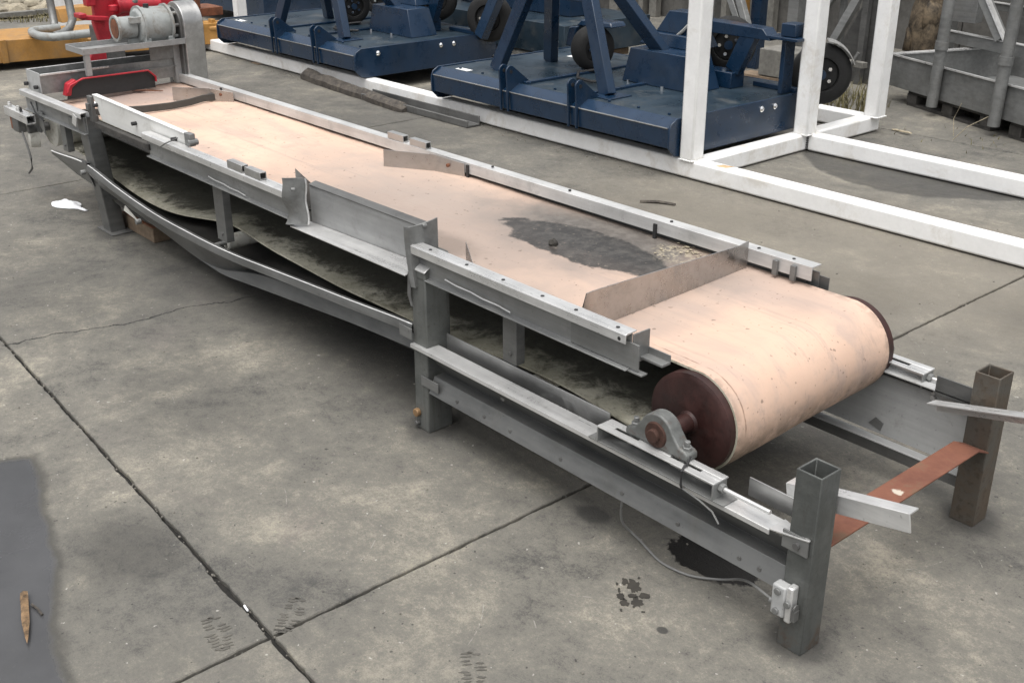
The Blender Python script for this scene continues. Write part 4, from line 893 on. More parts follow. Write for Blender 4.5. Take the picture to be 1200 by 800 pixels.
def slasher(x0, x1, hx, label, seed, extra):
    """x0,x1 ends of the deck, hx the hitch centre"""
    yf, yb, zb, zt = 4.345, 5.62, .105, .305
    s = empty('slasher', ((x0 + x1) / 2, 5, .1), label, 'slasher', 'blue slashers on the white frame')
    S = lambda n, mb, mat='blue', bv=.003, sm=35, p=None, lab=None: obj(n, mb, mat, p or s, bv, sm, lab)
    mb = MB(); mb.box(x0 + .012, x1 - .012, yf + .07, yb, zt - .012, zt - .003); S('deck', mb, 'blue_deck')
    # folded front lip: sloping nose then vertical apron
    mb = MB(); secs = []
    for x in (x0 + .012, x1 - .012): secs.append([(x, yf + .075, zt + .002), (x, yf + .015, zt - .028), (x, yf, zt - .040), (x, yf + .006, .158), (x, yf + .012, .158), (x, yf + .008, zt - .04), (x, yf + .02, zt - .034), (x, yf + .075, zt - .004)])
    mb.loft(secs); S('front_apron', mb, 'blue', .002)
    mb = MB(); mb.tube([(lerp(x0 + .02, x1 - .02, k / 8), yf - .001, zt - .041) for k in range(9)], .004, 6); S('apron_fold', mb, 'sheet', 0)
    mb = MB(); mb.box(x0 + .012, x1 - .012, yb, yb + .006, .13, zt); S('rear_apron', mb)
    for x in (x0, x1 - .011):
        pts = [(x, yf - .008, .16), (x, yf + .04, zb + .008), (x, yf + .08, zb), (x, yb - .06, zb), (x, yb + .01, zb + .05), (x, yb + .01, zt + .003), (x, yf + .05, zt + .006), (x, yf + .005, zt - .018), (x, yf - .008, zt - .05)]
        mb = MB(); mb.prism(pts, (.011, 0, 0)); sp = S('side_plate', mb, 'blue', .003)
        if x > x0:
            for (yy, zz) in ((yf + .75, .262), (yf + .87, .262)) + (((yf + .19, .265),) if seed == 1 else ()):
                mb = MB(); mb.revolve((x + .011, yy, zz), (1, 0, 0), [(0, .018), (.006, .018), (.014, .010), (.016, .001)], 12); S('bolt', mb, 'chrome', 0, p=sp)
    # hitch lugs, in pairs astride the apron
    for lx in (hx - .30, hx + .29):
        for dx in (-.032, .032):
            pts = [(lx + dx - .006, yf - .02, .30), (lx + dx - .006, yf - .025, .375)]
            for k in range(7):
                a = math.pi - math.pi * .75 * k / 6; pts.append((lx + dx - .006, yf + .008 + .034 * math.cos(a), .385 + .034 * math.sin(a)))
            pts += [(lx + dx - .006, yf + .17, zt - .002), (lx + dx - .006, yf + .06, zt - .01), (lx + dx - .006, yf - .004, zt - .045), (lx + dx - .006, yf - .004, .15), (lx + dx - .006, yf - .016, .15)]
            mb = MB(); mb.prism(pts, (.012, 0, 0)); lg = S('hitch_lug', mb, 'blue', .002, 50)
            mb = MB(); mb.cyl((lx + dx - .009, yf + .01, .383), (lx + dx + .009, yf + .01, .383), .011, n=10); S('pin_hole', mb, 'black', 0, p=lg)
    # A-frame
    for nm, a, b, w_ in (('frame_leg', (hx - .715, yf + .28, zt - .002), (hx - .35, 4.68, 1.02), .085), ('frame_leg', (hx - .72, yf + .75, zt - .002), (hx - .37, 4.78, 1.0), .085),
                         ('frame_leg', (hx + .325, yf + .23, zt - .002), (hx + .04, 4.66, .92), .085), ('frame_leg', (hx + .34, yf + .86, zt - .002), (hx + .05, 4.76, .97), .085)):
        mb = MB(); mb.bar(a, b, w_, .06, up=(0, 1, 0)); S(nm, mb, 'blue', .004)
    mb = MB(); mb.bar((hx - .48, 4.66, .83), (hx + .10, 4.66, .83), .08, .09); S('head_beam', mb, 'blue', .004)
    mb = MB(); mb.box(hx + .23, hx + .43, yf + .14, yf + .32, zt - .0028, zt + .004); S('base_plate', mb, 'blue', .002)
    # gearbox under its guard, dark drive shield
    mb = MB(); mb.hexa([(hx + .06, yf + .62, zt - .002), (hx + .62, yf + .62, zt - .002), (hx + .62, yf + .86, zt - .002), (hx + .06, yf + .86, zt - .002)], [(hx + .10, yf + .64, .50), (hx + .55, yf + .64, .50), (hx + .55, yf + .84, .50), (hx + .10, yf + .84, .50)]); S('drive_shield', mb, 'blue', .004)
    mb = MB(); mb.hexa([(hx + .02, yf + .80, .50), (hx + .44, yf + .80, .50), (hx + .44, yf + 1.05, .50), (hx + .02, yf + 1.05, .50)], [(hx + .06, yf + .82, .575), (hx + .40, yf + .82, .575), (hx + .40, yf + 1.03, .575), (hx + .06, yf + 1.03, .575)]); S('gearbox_guard', mb, 'blue', .006)
    mb = MB(); mb.hexa([(hx + .10, yf + .86, .575), (hx + .42, yf + .86, .575), (hx + .42, yf + 1.02, .575), (hx + .10, yf + 1.02, .575)], [(hx + .18, yf + .88, .70), (hx + .42, yf + .88, .705), (hx + .42, yf + 1.0, .705), (hx + .18, yf + 1.0, .70)]); S('gearbox_guard', mb, 'blue', .004)
    for (x, y) in ((hx + .15, yf + .58), (hx + .42, yf + .58)):
        mb = MB(); mb.cyl((x, y, zt - .003), (x, y, zt + .018), .01, n=8); S('grease_nipple', mb, 'chrome', 0)
    # rear wheel beam: raised portal and stub
    bx = x1 - .27
    mb = MB(); mb.prism([(bx - .36, 5.27, .60), (bx - .36, 5.27, .668), (bx + .02, 5.27, .662), (bx + .10, 5.27, .66), (bx + .16, 5.27, .60)], (0, .10, 0)); S('rear_beam', mb, 'blue', .004)
    mb = MB(); mb.bar((bx + .015, 5.30, .645), (bx - .10, 5.30, .40), .10, .055, up=(0, 1, 0)); S('rear_strut', mb, 'blue', .004)
    mb = MB(); mb.box(bx - .45, bx - .07, 5.24, 5.36, zt - .002, .395); S('rear_box', mb, 'blue', .004)
    mb = MB(); mb.box(bx - .05, x1 - .02, 5.42, 5.46, zt - .002, .33); S('rear_rib', mb, 'blue', .003)
    if extra:
        mb = MB(); mb.box(x1 - .065, x1 + .03, 5.30, 5.40, .63, .70); S('caster_head', mb, 'blue', .004)
        mb = MB(); mb.box(x1 - .14, x1 + .07, 5.27, 5.45, .612, .6285); S('caster_plate', mb, 'blue', .003)
        mb = MB(); mb.box(x1 - .075, x1 - .045, 5.33, 5.42, zt, .611); S('caster_fork', mb, 'blue', .003)
        tyre(s, (x1 - .02, 5.66, .385), (.62, -.78, 0), .175, .10)
        mb = MB(); rows = []
        for k in range(9):
            a = .35 + 1.1 * k / 8; rows.append([(x1 + .02 + .195 * math.cos(a) * .78, 5.60 + .195 * math.cos(a) * .62, .385 + .195 * math.sin(a)), (x1 - .06 + .195 * math.cos(a) * .78, 5.70 + .195 * math.cos(a) * .62, .385 + .195 * math.sin(a))])
        mb.sheet(rows, .004, (.5, .3, .6)); S('mudguard', mb, 'bright', 0)
    tyre(s, (bx - .33, 5.52, .50), (.62, -.78, 0), .165, .10)
    tyre(s, (hx - .28, yf + .70, .445), (.96, -.28, 0), .138, .12)
    if not extra: tyre(s, (x1 + .055, 5.52, .425), (.50, -.86, 0), .175, .11)
    mb = MB(); mb.hexa([(hx - .53, yf + .70, .43), (hx - .46, yf + .70, .43), (hx - .46, yf + .86, .43), (hx - .53, yf + .86, .43)], [(hx - .50, yf + .70, .55), (hx - .43, yf + .70, .56), (hx - .43, yf + .86, .56), (hx - .50, yf + .86, .55)]).hexa([(hx - .455, yf + .72, .56), (hx - .14, yf + .72, .575), (hx - .14, yf + .86, .575), (hx - .455, yf + .86, .56)], [(hx - .42, yf + .73, .60), (hx - .16, yf + .73, .605), (hx - .16, yf + .85, .605), (hx - .42, yf + .85, .60)]); S('wheel_guard', mb, 'blue', .008)
    mb = MB(); mb.box(hx - .38, hx - .33, yf + .70, yf + .80, zt - .002, .52); S('wheel_bracket', mb, 'blue', .003)
    rb_ = random.Random(int(hx * 100))
    for k in range(9):
        x = lerp(x0 + .15, x1 - .12, k / 8); mb = MB(); mb.cyl((x, yf + .12, zt - .003), (x, yf + .12, zt + .006), .009, n=6); S('deck_bolt', mb, 'blue', 0)
    for k in range(4):
        x = lerp(x0 + .3, x1 - .3, k / 3); mb = MB(); mb.box(x, x + .03, yf + .10, yb - .1, zt - .0028, zt + .012); S('stiffener', mb, 'blue', .002) if k in (1, 2) else None
    mb = MB(); mb.tube([(hx + .10, yf + .50, zt + .01), (hx + .02, yf + .40, zt + .012), (hx - .12, yf + .42, zt + .012), (hx - .25, yf + .55, zt + .012), (hx - .2, yf + .72, zt + .02)], .009, 6); S('hose', mb, 'black', 0)
    # white stickers on the deck
    for (x, y, a, b) in ((x0 + .12, yf + .10, .12, .05), (hx - .78, yf + .95, .16, .07)):
        mb = MB(); mb.box(x, x + a, y, y + b, zt - .0025, zt - .0015); S('sticker', mb, 'paper', 0, 0)
    mb = MB(); mb.tube([(hx + .20, yf + .855, .48), (hx + .26, yf + .845, .55), (hx + .325, yf + .85, .602), (hx + .40, yf + .855, .678), (hx + .476, yf + .86, .753), (hx + .52, yf + .87, .80)], .010, 8); S('hose', mb, 'hose_grey', 0)
    return s
slasher(-5.835, -3.79, -4.80, 'blue slasher standing inside the right part of the white frame', 0, True)
slasher(-8.77, -6.715, -7.52, 'blue slasher nearest the yellow deck, left of its twin', 1, False)
# third machine's parts glimpsed between the two slashers
sl3 = empty('slasher', (-7.0, 6.6, 0), 'blue mower behind the left slasher, partly showing between the two in front', 'slasher', 'blue slashers on the white frame')
mb = MB(); mb.box(-8.2, -6.3, 5.95, 6.9, .13, .36); obj('deck', mb, 'blue_deck', sl3, .004)
mb = MB(); mb.box(-8.0, -6.6, 6.3, 6.6, .36, .85); obj('drive_shield', mb, 'blue', sl3, .01)
mb = MB(); mb.bar((-8.05, 5.95, .36), (-7.7, 6.1, 1.1), .09, .08, up=(0, 1, 0)); obj('frame_leg', mb, 'blue', sl3, .004)
sl4 = empty('slasher', (-10.6, 6.2, 0), 'blue mower at the far left behind the ochre box end, pale deck panel in view', 'slasher', 'blue slashers on the white frame')
mb = MB(); mb.box(-11.6, -9.7, 5.3, 6.7, .13, .34); obj('deck', mb, 'blue', sl4, .004)
mb = MB(); mb.prism([(-9.9, 5.32, .345), (-9.75, 5.9, .345), (-10.9, 5.9, .42), (-10.9, 5.5, .42)], (0, 0, .006)); obj('pale_panel', mb, 'galv', sl4, .001)
mb = MB(); mb.box(-11.4, -9.9, 6.0, 6.4, .34, .95); obj('drive_shield', mb, 'blue', sl4, .01)
mb = MB(); mb.bar((-10.2, 5.5, .34), (-9.95, 5.7, 1.1), .09, .08, up=(0, 1, 0)); obj('frame_leg', mb, 'blue', sl4, .004)
tyre(sl3, (-8.15, 5.55, .47), (.5, -.86, 0), .17, .12); tyre(sl3, (-7.85, 5.6, .46), (.5, -.86, 0), .16, .12)
mb = MB(); mb.bar((-6.62, 5.4, .303), (-6.38, 5.5, .85), .09, .07, up=(0, 1, 0)); obj('frame_leg', mb, 'blue', sl3, .004)
mb = MB(); mb.box(-7.55, -7.05, 5.62, 5.75, .50, .72); obj('gearbox', mb, 'blue', sl3, .01)
mb = MB(); mb.tube([(-7.10, 5.55, .60), (-7.0, 5.50, .70), (-6.9, 5.5, .78)], .012, 8).tube([(-7.02, 5.52, .58), (-6.93, 5.48, .68), (-6.85, 5.48, .77)], .012, 8); obj('hydraulic_hose', mb, 'chrome', sl3)
for x in (-7.2, -7.08):
    mb = MB(); mb.cyl((x, 5.60, .56), (x, 5.62, .56), .022, n=10); obj('bolt', mb, 'chrome', sl3)

# ------------------------------------------------------------------ scrap along the white beam
mb = MB(); rows = []
for i in range(22):
    t = i / 21; x = lerp(-7.50, -6.02, t); y = lerp(4.378, 4.262, t); h = .082 * (1 - .35 * t) + .014 * noise.noise(Vector((t * 9, 1, 0))); wv = .014 * noise.noise(Vector((t * 7, 5, 0)))
    e = .6 if i in (0, 21) else 1
    rows.append([(x, y - .045 * e + wv, .002), (x, y + .045 * e + wv, .002), (x, y + .045 * e + wv, h * .8 * e), (x, y + .012 * e, h * e + .012 * noise.noise(Vector((t * 25, 2, 1)))), (x, y - .02 * e, h * .85 * e), (x, y - .045 * e + wv, h * .55 * e)])
mb.loft(rows); obj('timber_plank', mb, 'timber', smooth=0, label='weathered dark timber plank lying along the white beam', cat='timber')
mb = MB(); rows = []
for x, y in ((-6.55, 4.315), (-5.39, 4.325)):
    rows.append([(x, y - .05, .002), (x, y + .055, .002), (x, y + .055, .062), (x, y + .045, .062), (x, y + .045, .014), (x, y - .04, .014), (x, y - .04, .045), (x, y - .05, .045)])
mb.loft(rows); obj('steel_channel', mb, 'dark_steel', bevel=.003, label='black steel channel offcut lying open side up by the white beam', cat='steel channel')

# ------------------------------------------------------------------ yellow deck, pipes and red machine, left behind the conveyor
yd = empty('yellow_implement', (-9.3, 3.6, 0), 'ochre yellow flat implement deck on the ground behind the motor', 'farm implement')
YO = lambda n, mb, mat='yellow', bv=.004, sm=35: obj(n, mb, mat, yd, bv, sm)
mb = MB(); mb.prism([(-9.36, 1.9, .06), (-9.32, 2.80, .06), (-9.19, 3.44, .06), (-9.05, 4.70, .06), (-9.16, 4.70, .06), (-9.75, 3.62, .06), (-9.95, 3.0, .06), (-10.1, 1.9, .06)], (0, 0, .17)); YO('deck', mb)
mb = MB(); mb.box(-9.36, -9.30, 2.77, 2.82, .058, .236); YO('corner_plate', mb)
mb = MB(); mb.bar((-9.22, 4.42, .215), (-9.05, 4.72, .235), .02, .03).box(-9.16, -9.10, 4.46, 4.50, .15, .26).box(-9.08, -9.03, 4.63, 4.68, .15, .26).cyl((-9.09, 4.43, .19), (-9.0, 4.68, .19), .018, n=10); YO('latch', mb)
mb = MB(); mb.box(-9.13, -9.09, 3.33, 3.38, .15, .27).cyl((-9.15, 3.36, .19), (-9.08, 3.62, .20), .018, n=10); YO('latch', mb)
mb = MB(); mb.prism([(-9.95, 3.50, .231), (-10.0, 3.95, .231), (-10.05, 3.95, .34), (-10.0, 3.50, .34)], (-.18, 0, 0)); YO('upright_plate', mb)
mb = MB(); mb.box(-9.6, -9.3, 4.25, 4.68, .26, .33).box(-9.35, -9.31, 4.44, 4.48, .33, .62); obj('rusty_channel', mb, 'rust', yd, .004)
# pipe stand on the deck
pp = empty('pipe_stand', (-9.2, 3.2, .23), 'bent grey steel pipe stand resting on the yellow deck', 'pipe stand')
r_ = .032
mb = MB(); mb.tube([(-9.46, 3.30, .265), (-9.45, 3.20, .265), (-9.44, 3.11, .265), (-9.40, 3.06, .265), (-9.32, 3.035, .265), (-9.20, 3.02, .265), (-9.08, 3.03, .265), (-8.99, 3.08, .265), (-8.96, 3.20, .27), (-8.95, 3.5, .275)], r_, 10); obj('base_pipe', mb, 'motor', pp, 0, 60)
mb = MB(); mb.tube([(-9.50, 3.275, .262), (-9.56, 3.30, .30), (-9.60, 3.31, .45), (-9.62, 3.32, .95)], r_, 10); obj('upright_pipe', mb, 'galv', pp, 0, 60)
mb = MB(); mb.tube([(-9.02, 3.10, .268), (-9.06, 3.18, .275), (-9.12, 3.26, .30), (-9.16, 3.31, .36), (-9.20, 3.315, .50), (-9.30, 3.30, .95)], r_, 10); obj('upright_pipe', mb, 'galv', pp, 0, 60)
mb = MB(); mb.box(-11.0, -10.94, 3.80, 4.25, .0, .42); obj('white_board', mb, 'white_paint', bevel=.003, label='white panel standing upright behind the bent pipes', cat='panel')

rm = empty('red_machine', (-7.6, 3.1, 0), 'red machine with flanged plates standing right behind the grey gear motor', 'machine')
RM = lambda n, mb, bv=.006, sm=40: obj(n, mb, 'red', rm, bv, sm)
X7 = -7.5
mb = MB(); mb.prism([(X7, 2.86, 1.0), (X7, 2.86, .60), (X7, 2.845, .55), (X7, 2.87, .42), (X7, 2.82, .385), (X7, 2.90, .375), (X7, 2.95, .45), (X7, 2.97, .56), (X7, 3.14, .60), (X7, 3.14, 1.0)], (-.05, 0, 0)); RM('side_plate', mb)
mb = MB(); mb.prism([(X7 - .1, 3.08, .52), (X7 - .1, 3.46, .52), (X7 - .1, 3.46, .66), (X7 - .1, 3.40, .72), (X7 - .1, 3.36, 1.0), (X7 - .1, 3.13, 1.0)], (-.06, 0, 0)); RM('body_plate', mb)
mb = MB(); mb.cyl((X7 + .02, 3.02, .645), (X7 + .02, 3.30, .635), .045, n=20).cyl((X7 + .02, 3.00, .645), (X7 + .02, 3.02, .645), .055, n=20); RM('tube', mb, .004)
mb = MB(); mb.bar((X7 + .06, 2.74, .60), (X7 + .06, 2.92, .575), .05, .03).box(X7, X7 + .1, 2.72, 2.77, .595, .625).prism([(X7 + .03, 2.76, .60), (X7 + .03, 2.90, .57), (X7 + .03, 2.90, .53)], (.02, 0, 0)); RM('flange_arm', mb)
for y, z in ((2.80, .66), (2.84, .74)):
    mb = MB(); mb.box(X7 - .02, X7 + .05, y, y + .06, z, z + .05); RM('lug', mb)
mb = MB(); mb.cyl((X7 + .06, 2.965, .62), (X7 + .06, 2.965, .66), .03, n=12); RM('boss', mb)
mb = MB(); mb.cyl((X7 + .04, 3.125, .66), (X7 + .04, 3.125, .73), .014, n=8).cyl((X7 + .04, 3.12, .66), (X7 + .04, 3.12, .675), .026, n=8); obj('bolt', mb, 'galv', rm, .001)
mb = MB(); mb.box(X7 - .3, X7 - .05, 2.92, 3.05, 0, .5); obj('inner_column', mb, 'dark_steel', rm, .005)
mb = MB(); mb.prism([(X7, 2.77, .30), (X7, 2.80, .36), (X7, 2.90, .36), (X7, 2.90, .0), (X7, 2.80, .0)], (-.05, 0, 0)); RM('foot', mb)
mb = MB(); mb.revolve((-9.62, 2.77, .295), (.95, -.3, 0), [(-.02, .05), (-.02, .075), (.03, .075), (.03, .05)], 20).box(-9.68, -9.56, 2.66, 2.84, .2305, .27); obj('red_clamp', mb, 'red', bevel=.004, label='small red ring clamp sitting on the yellow deck at the left edge', cat='clamp')

# rubble edging at far left, each stone a thing of its own
rnd = random.Random(4)
mbs = MB()
for row in range(9):
    for i in range(20):
        x = -12.62 - row * .30 + rnd.uniform(-.12, .12); y = 2.0 + i * .25 + rnd.uniform(-.1, .1); s_ = rnd.uniform(.07, .17)
        mbs.rubble((x, y, .02 + row * .035), (s_ * 1.3, s_ * 1.4, s_ * .7), row * 31 + i, n=2)
obj('rubble', mbs, 'stone', kind='stuff', smooth=0, label='rubble stones edging the yard at the far left')
mb = MB()
for i in range(7): 
    y0 = 1.2 + i * .72; mb.bar((-12.30, y0, .045), (-12.27, y0 + .70, .045), .10, .04)
obj('kerb', mb, 'post_wood', kind='structure', smooth=0)
def tuft(name, c, n, h, sp, seed, label):
    mb = MB(); rnd = random.Random(seed)
    for k in range(n):
        a = rnd.uniform(0, 6.28); rr = sp * math.sqrt(rnd.random()); x, y = c[0] + rr * math.cos(a), c[1] + rr * math.sin(a); hh = h * rnd.uniform(.4, 1.1); b = rnd.uniform(0, 6.28); ln = hh * rnd.uniform(.2, .9); wd = rnd.uniform(.003, .006)
        px, py = -math.sin(b) * wd, math.cos(b) * wd; pts = []
        for q in range(4):
            t = q / 3; f = 1 - t * .95; ox, oy, oz = math.cos(b) * ln * t * t, math.sin(b) * ln * t * t, hh * (t - .25 * t * t)
            pts.append([(x + ox - px * f, y + oy - py * f, oz + c[2]), (x + ox + px * f, y + oy + py * f, oz + c[2])])
        mb.loft(pts, cap=False, closed=False)
    return obj(name, mb, 'grass', kind='stuff', smooth=0, label=label)
tuft('grass_tuft', (-4.35, 6.55, -.01), 420, .22, .42, 3, 'dry grass tuft behind the white frame beside the grey bin')
tuft('weeds', (-12.15, 4.0, 0), 260, .08, .35, 8, 'olive weeds growing along the rubble edge')
tuft('weeds', (-3.3, 6.22, -.01), 26, .06, .35, 12, 'sparse weeds in the far slab joint')
mb = MB(); mb.tube([(-3.30, 6.35, 0), (-3.32, 6.36, .10), (-3.28, 6.35, .20)], .0022, 5).tube([(-3.25, 6.25, 0), (-3.18, 6.27, .09), (-3.08, 6.30, .16)], .0022, 5); obj('weed_stem', mb, 'straw', smooth=0, label='thin dry weed stalk standing in front of the grey bin', cat='weed')
mb = MB(); mb.rubble((-3.52, 6.17, .015), (.05, .012, .008), 5, n=2).rubble((-3.60, 6.20, .008), (.025, .012, .007), 6, n=2); obj('husk', mb, 'straw', smooth=0, label='pale dry husk lying at the foot of the rear white post', cat='litter')

# ------------------------------------------------------------------ grey steel bin on pallets at the right
bn = empty('steel_bin', (-3.2, 7.2, .1), 'open grey steel bin raised on dark pallets at the right', 'bin')
A0, B0 = Vector((-4.147, 6.983, 0)), Vector((-1.2, 5.764, 0)); dN = (B0 - A0).normalized(); nB = Vector((-dN.y, dN.x, 0)); wB = 1.02
def bp(u, v_, z): q = A0 + dN * u + nB * v_; return (q.x, q.y, z)
LB = (B0 - A0).length
mb = MB()
mb.loft([[bp(0, 0, .10), bp(0, .006, .10), bp(0, .006, .302), bp(0, 0, .302)], [bp(LB, 0, .10), bp(LB, .006, .10), bp(LB, .006, .302), bp(LB, 0, .302)]]); obj('near_side', mb, 'galv', bn, .001)
mb = MB(); mb.loft([[bp(0, wB, .10), bp(0, wB + .006, .10), bp(0, wB + .006, .302), bp(0, wB, .302)], [bp(LB, wB, .10), bp(LB, wB + .006, .10), bp(LB, wB + .006, .302), bp(LB, wB, .302)]]); obj('far_side', mb, 'galv', bn, .001)
mb = MB(); mb.loft([[bp(-.004, 0, .10), bp(-.0005, 0, .10), bp(-.0005, 0, .302), bp(-.004, 0, .302)], [bp(-.004, wB, .10), bp(-.0005, wB, .10), bp(-.0005, wB, .302), bp(-.004, wB, .302)]]); obj('end_side', mb, 'galv', bn, .001)
mb = MB(); mb.loft([[bp(0, .007, .10), bp(LB, .007, .10), bp(LB, wB - .001, .10), bp(0, wB - .001, .10)], [bp(0, .007, .106), bp(LB, .007, .106), bp(LB, wB - .001, .106), bp(0, wB - .001, .106)]]); obj('floor', mb, 'sheet', bn)
mb = MB(); mb.bar(bp(-.02, -.006, .308), bp(LB, -.006, .308), .016, .011); mb.bar(bp(-.012, .01, .308), bp(-.012, wB, .308), .05, .0105); obj('rim', mb, 'bright', bn, .001)
for u in (.52, .55 + .55, 2.1):
    q = A0 + dN * u + nB * -.045
    mb = MB(); mb.cyl((q.x, q.y, .06), (q.x + .02, q.y + .03, 1.6), .036, n=16); obj('upright_pole', mb, 'galv', bn, 0, 50)
    mb = MB(); mb.cyl((q.x + .005, q.y + .005, .42), (q.x + .006, q.y + .006, .47), .042, n=16); obj('collar', mb, 'galv', bn)
for i in range(3):
    u0 = .18 + i * .98
    pt = empty('pallet', A0 + dN * (u0 + .35) + nB * .3, ['dark timber pallet under the left end of the grey bin', 'dark timber pallet under the middle of the grey bin', 'dark timber pallet under the right end of the grey bin'][i], 'pallet', 'pallets under the bin')
    for v_ in (.02, .45, .88):
        mb = MB(); mb.hexa([bp(u0, v_ + .003, .0005), bp(u0 + .82, v_ + .003, .0005), bp(u0 + .82, v_ + .097, .0005), bp(u0, v_ + .097, .0005)], [bp(u0, v_ + .003, .018), bp(u0 + .82, v_ + .003, .018), bp(u0 + .82, v_ + .097, .018), bp(u0, v_ + .097, .018)]); obj('board', mb, 'pallet', pt, .001, 0)  # bottom boards, added to darken the gap under the bin
        for uu in (0, .36, .72):
            mb = MB(); mb.hexa([bp(u0 + uu, v_, .0185), bp(u0 + uu + .1, v_, .0185), bp(u0 + uu + .1, v_ + .1, .0185), bp(u0 + uu, v_ + .1, .0185)], [bp(u0 + uu, v_, .078), bp(u0 + uu + .1, v_, .078), bp(u0 + uu + .1, v_ + .1, .078), bp(u0 + uu, v_ + .1, .078)]); obj('block', mb, 'pallet', pt, .002, 0)
        mb = MB(); mb.hexa([bp(u0, v_ + .005, .0785), bp(u0 + .82, v_ + .005, .0785), bp(u0 + .82, v_ + .095, .0785), bp(u0, v_ + .095, .0785)], [bp(u0, v_ + .005, .0985), bp(u0 + .82, v_ + .005, .0985), bp(u0 + .82, v_ + .095, .0985), bp(u0, v_ + .095, .0985)]); obj('board', mb, 'pallet', pt, .001, 0)
# steel rack of beams behind the bin
rk = empty('steel_rack', (-3.7, 8.4, 0), 'grey steel rack of beams and braces behind the open bin', 'rack')
RK = lambda n, mb, mat='galv', bv=.003: obj(n, mb, mat, rk, bv, 35)
for a, b, w_, h_ in (((-4.33, 7.73, .36), (-2.3, 7.02, .36), .05, .075), ((-4.5, 8.35, .52), (-2.2, 7.6, .52), .05, .05), ((-4.3, 8.0, .62), (-2.2, 7.9, .62), .05, .05)):
    mb = MB(); mb.bar(a, b, w_, h_); RK('beam', mb)
    mb = MB(); mb.bar(Vector(a) + Vector((0, -.01, h_ / 2 + .004)), Vector(b) + Vector((0, -.01, h_ / 2 + .004)), w_, .006); RK('beam_edge', mb, 'bright', 0)
mb = MB(); mb.bar((-4.03, 7.62, .85), (-3.66, 7.50, .40), .05, .10, up=(0, 1, 0)); RK('brace', mb)
mb = MB(); mb.bar((-3.985, 7.57, .86), (-3.615, 7.45, .41), .012, .05, up=(0, 1, 0)); RK('brace_edge', mb, 'bright', 0)
for x, y in ((-4.45, 8.1), (-3.95, 8.3), (-3.2, 8.1), (-2.7, 7.9)):
    mb = MB(); mb.box(x, x + .09, y, y + .09, 0, 1.7); RK('post', mb)
mb = MB(); mb.box(-4.25, -4.0, 7.75, 7.85, .45, .62); RK('hopper_plate', mb, 'sheet')
mb = MB(); mb.box(-3.0, -2.2, 8.6, 8.65, .0, 1.2); RK('back_panel', mb, 'dark_steel')
# dark twin posts and the bundle left of the bin
for i, (x, y) in enumerate(((-4.62, 7.28), (-4.52, 7.32))):
    mb = MB(); mb.box(x, x + .05, y, y + .05, 0, 1.5); obj('dark_post', mb, 'dark_steel', bevel=.003, label=['dark steel post just right of the rear white post', 'second dark steel post, nearer the brown bundle'][i], cat='post', group='dark posts by the bin')
mb = MB(); mb.rubble((-4.30, 7.62, .42), (.10, .12, .42), 17, flat=1, n=3).rubble((-4.26, 7.60, .50), (.075, .09, .12), 29, flat=1, n=2).rubble((-4.37, 7.60, .33), (.06, .08, .14), 31, flat=1, n=2); obj('sack_bundle', mb, 'bundle', smooth=80, label='brown mottled bundle standing behind the grey bin', cat='bundle')

mb = MB(); mb.prism([(-4.83, 7.36, .0), (-4.83, 7.36, .22), (-4.63, 7.36, .62), (-4.44, 7.36, .63), (-4.43, 7.36, .0)], (0, .05, 0)); obj('dark_plate', mb, 'dark_steel', bevel=.004, label='dark steel gusset plate between the two rear white posts', cat='steel plate')
# lattice stand with diagonal braces behind the right slasher
lt = empty('lattice_stand', (-5.1, 7.4, 0), 'grey lattice stand with diagonal braces behind the right slasher', 'stand')
LT = lambda n, mb, mat='galv': obj(n, mb, mat, lt, .003, 35)
for x, y, w_ in ((-5.98, 7.2, .085), (-5.05, 7.0, .09), (-4.75, 7.2, .04)):
    mb = MB(); mb.box(x, x + w_, y, y + w_, 0, 1.6); LT('post', mb)
for a, b in (((-6.0, 7.35, 1.0), (-5.40, 7.0, .35)), ((-6.15, 7.35, 1.0), (-5.45, 7.02, .30)), ((-4.60, 7.15, .85), (-5.05, 7.1, .22)), ((-4.42, 6.95, .70), (-4.66, 6.85, .12))):
    mb = MB(); mb.bar(a, b, .055, .05, up=(0, 1, 0)); LT('brace', mb)
mb = MB(); mb.bar((-5.05, 7.0, .22), (-4.30, 6.9, .22), .05, .04); LT('rail', mb, 'post_wood')
mb = MB(); mb.tube([(-4.62, 6.86, .20), (-4.63, 6.84, .07), (-4.60, 6.84, .05), (-4.50, 6.85, .06), (-4.42, 6.87, .16), (-4.36, 6.9, .3)], .014, 8); LT('hose', mb, 'dark_steel')
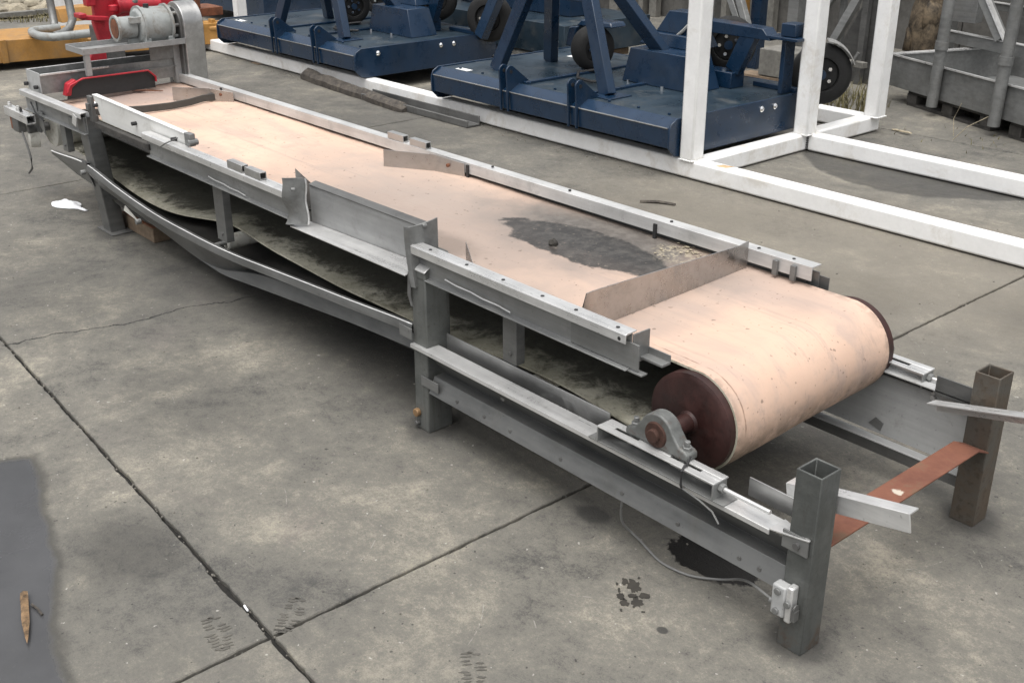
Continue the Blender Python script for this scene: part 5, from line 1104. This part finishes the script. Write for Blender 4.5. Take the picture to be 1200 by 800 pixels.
for i, (x, y, m_, lb) in enumerate(((-5.665, 7.15, 'yellow', 'ochre yellow post standing behind the right slasher'), (-5.55, 7.22, 'blue', 'blue post beside the ochre yellow post'))):
    mb = MB(); mb.box(x, x + .09, y, y + .09, 0, 1.4); obj('post', mb, m_, bevel=.004, label=lb, cat='post')
# oddments on the ground behind the right slasher
mb = MB(); mb.box(-4.78, -4.48, 6.35, 6.6, .16, .34); obj('beige_box', mb, 'post_wood', bevel=.006, label='beige grey box behind the rear strut of the right slasher', cat='box')
for i, (x0, x1, y, z, lb) in enumerate(((-4.95, -4.45, 6.35, .10, 'upper pale timber offcut under the beige box'), (-5.0, -4.4, 6.3, .04, 'lower pale timber offcut under the beige box'))):
    mb = MB(); mb.box(x0, x1, y, y + .14, z, z + .055); obj('timber_offcut', mb, 'block', bevel=.004, label=lb, cat='timber', group='timber offcuts behind the slasher')
for i, (x0, x1, y, z, lb) in enumerate(((-6.9, -6.35, 6.55, .22, 'topmost pale board stacked behind the two slashers'), (-6.95, -6.4, 6.5, .14, 'middle pale board stacked behind the two slashers'), (-6.92, -6.38, 6.45, .06, 'lowest pale board stacked behind the two slashers'))):
    mb = MB(); mb.box(x0, x1, y, y + .3, z, z + .05); obj('board', mb, 'block', bevel=.004, label=lb, cat='timber', group='boards stacked behind the slashers')

# yard wall of upright panels with posts
wl = empty('yard_wall', (-6.5, 8.9, 0), 'grey weathered wall of upright panels closing the yard behind the machines', 'wall')
for i in range(26):
    x = -14.0 + i * .62; mb = MB(); dy = .02 * math.sin(i * 2.3)
    mb.box(x + .004, x + .61, 8.9 + dy, 8.96 + dy, -.02, 2.4); obj('panel', mb, 'wall_panel', wl, .004, 0)
rnd = random.Random(9)
for i, x in enumerate([-9.9, -9.35, -9.2, -8.62, -8.2, -8.05, -7.3, -7.12, -6.6, -5.6, -4.9, -4.1, -3.4]):
    w_ = rnd.uniform(.06, .13); mb = MB(); mb.box(x, x + w_, 8.79, 8.87, 0, 2.3); obj('post', mb, 'post_wood', wl, .004, 0)
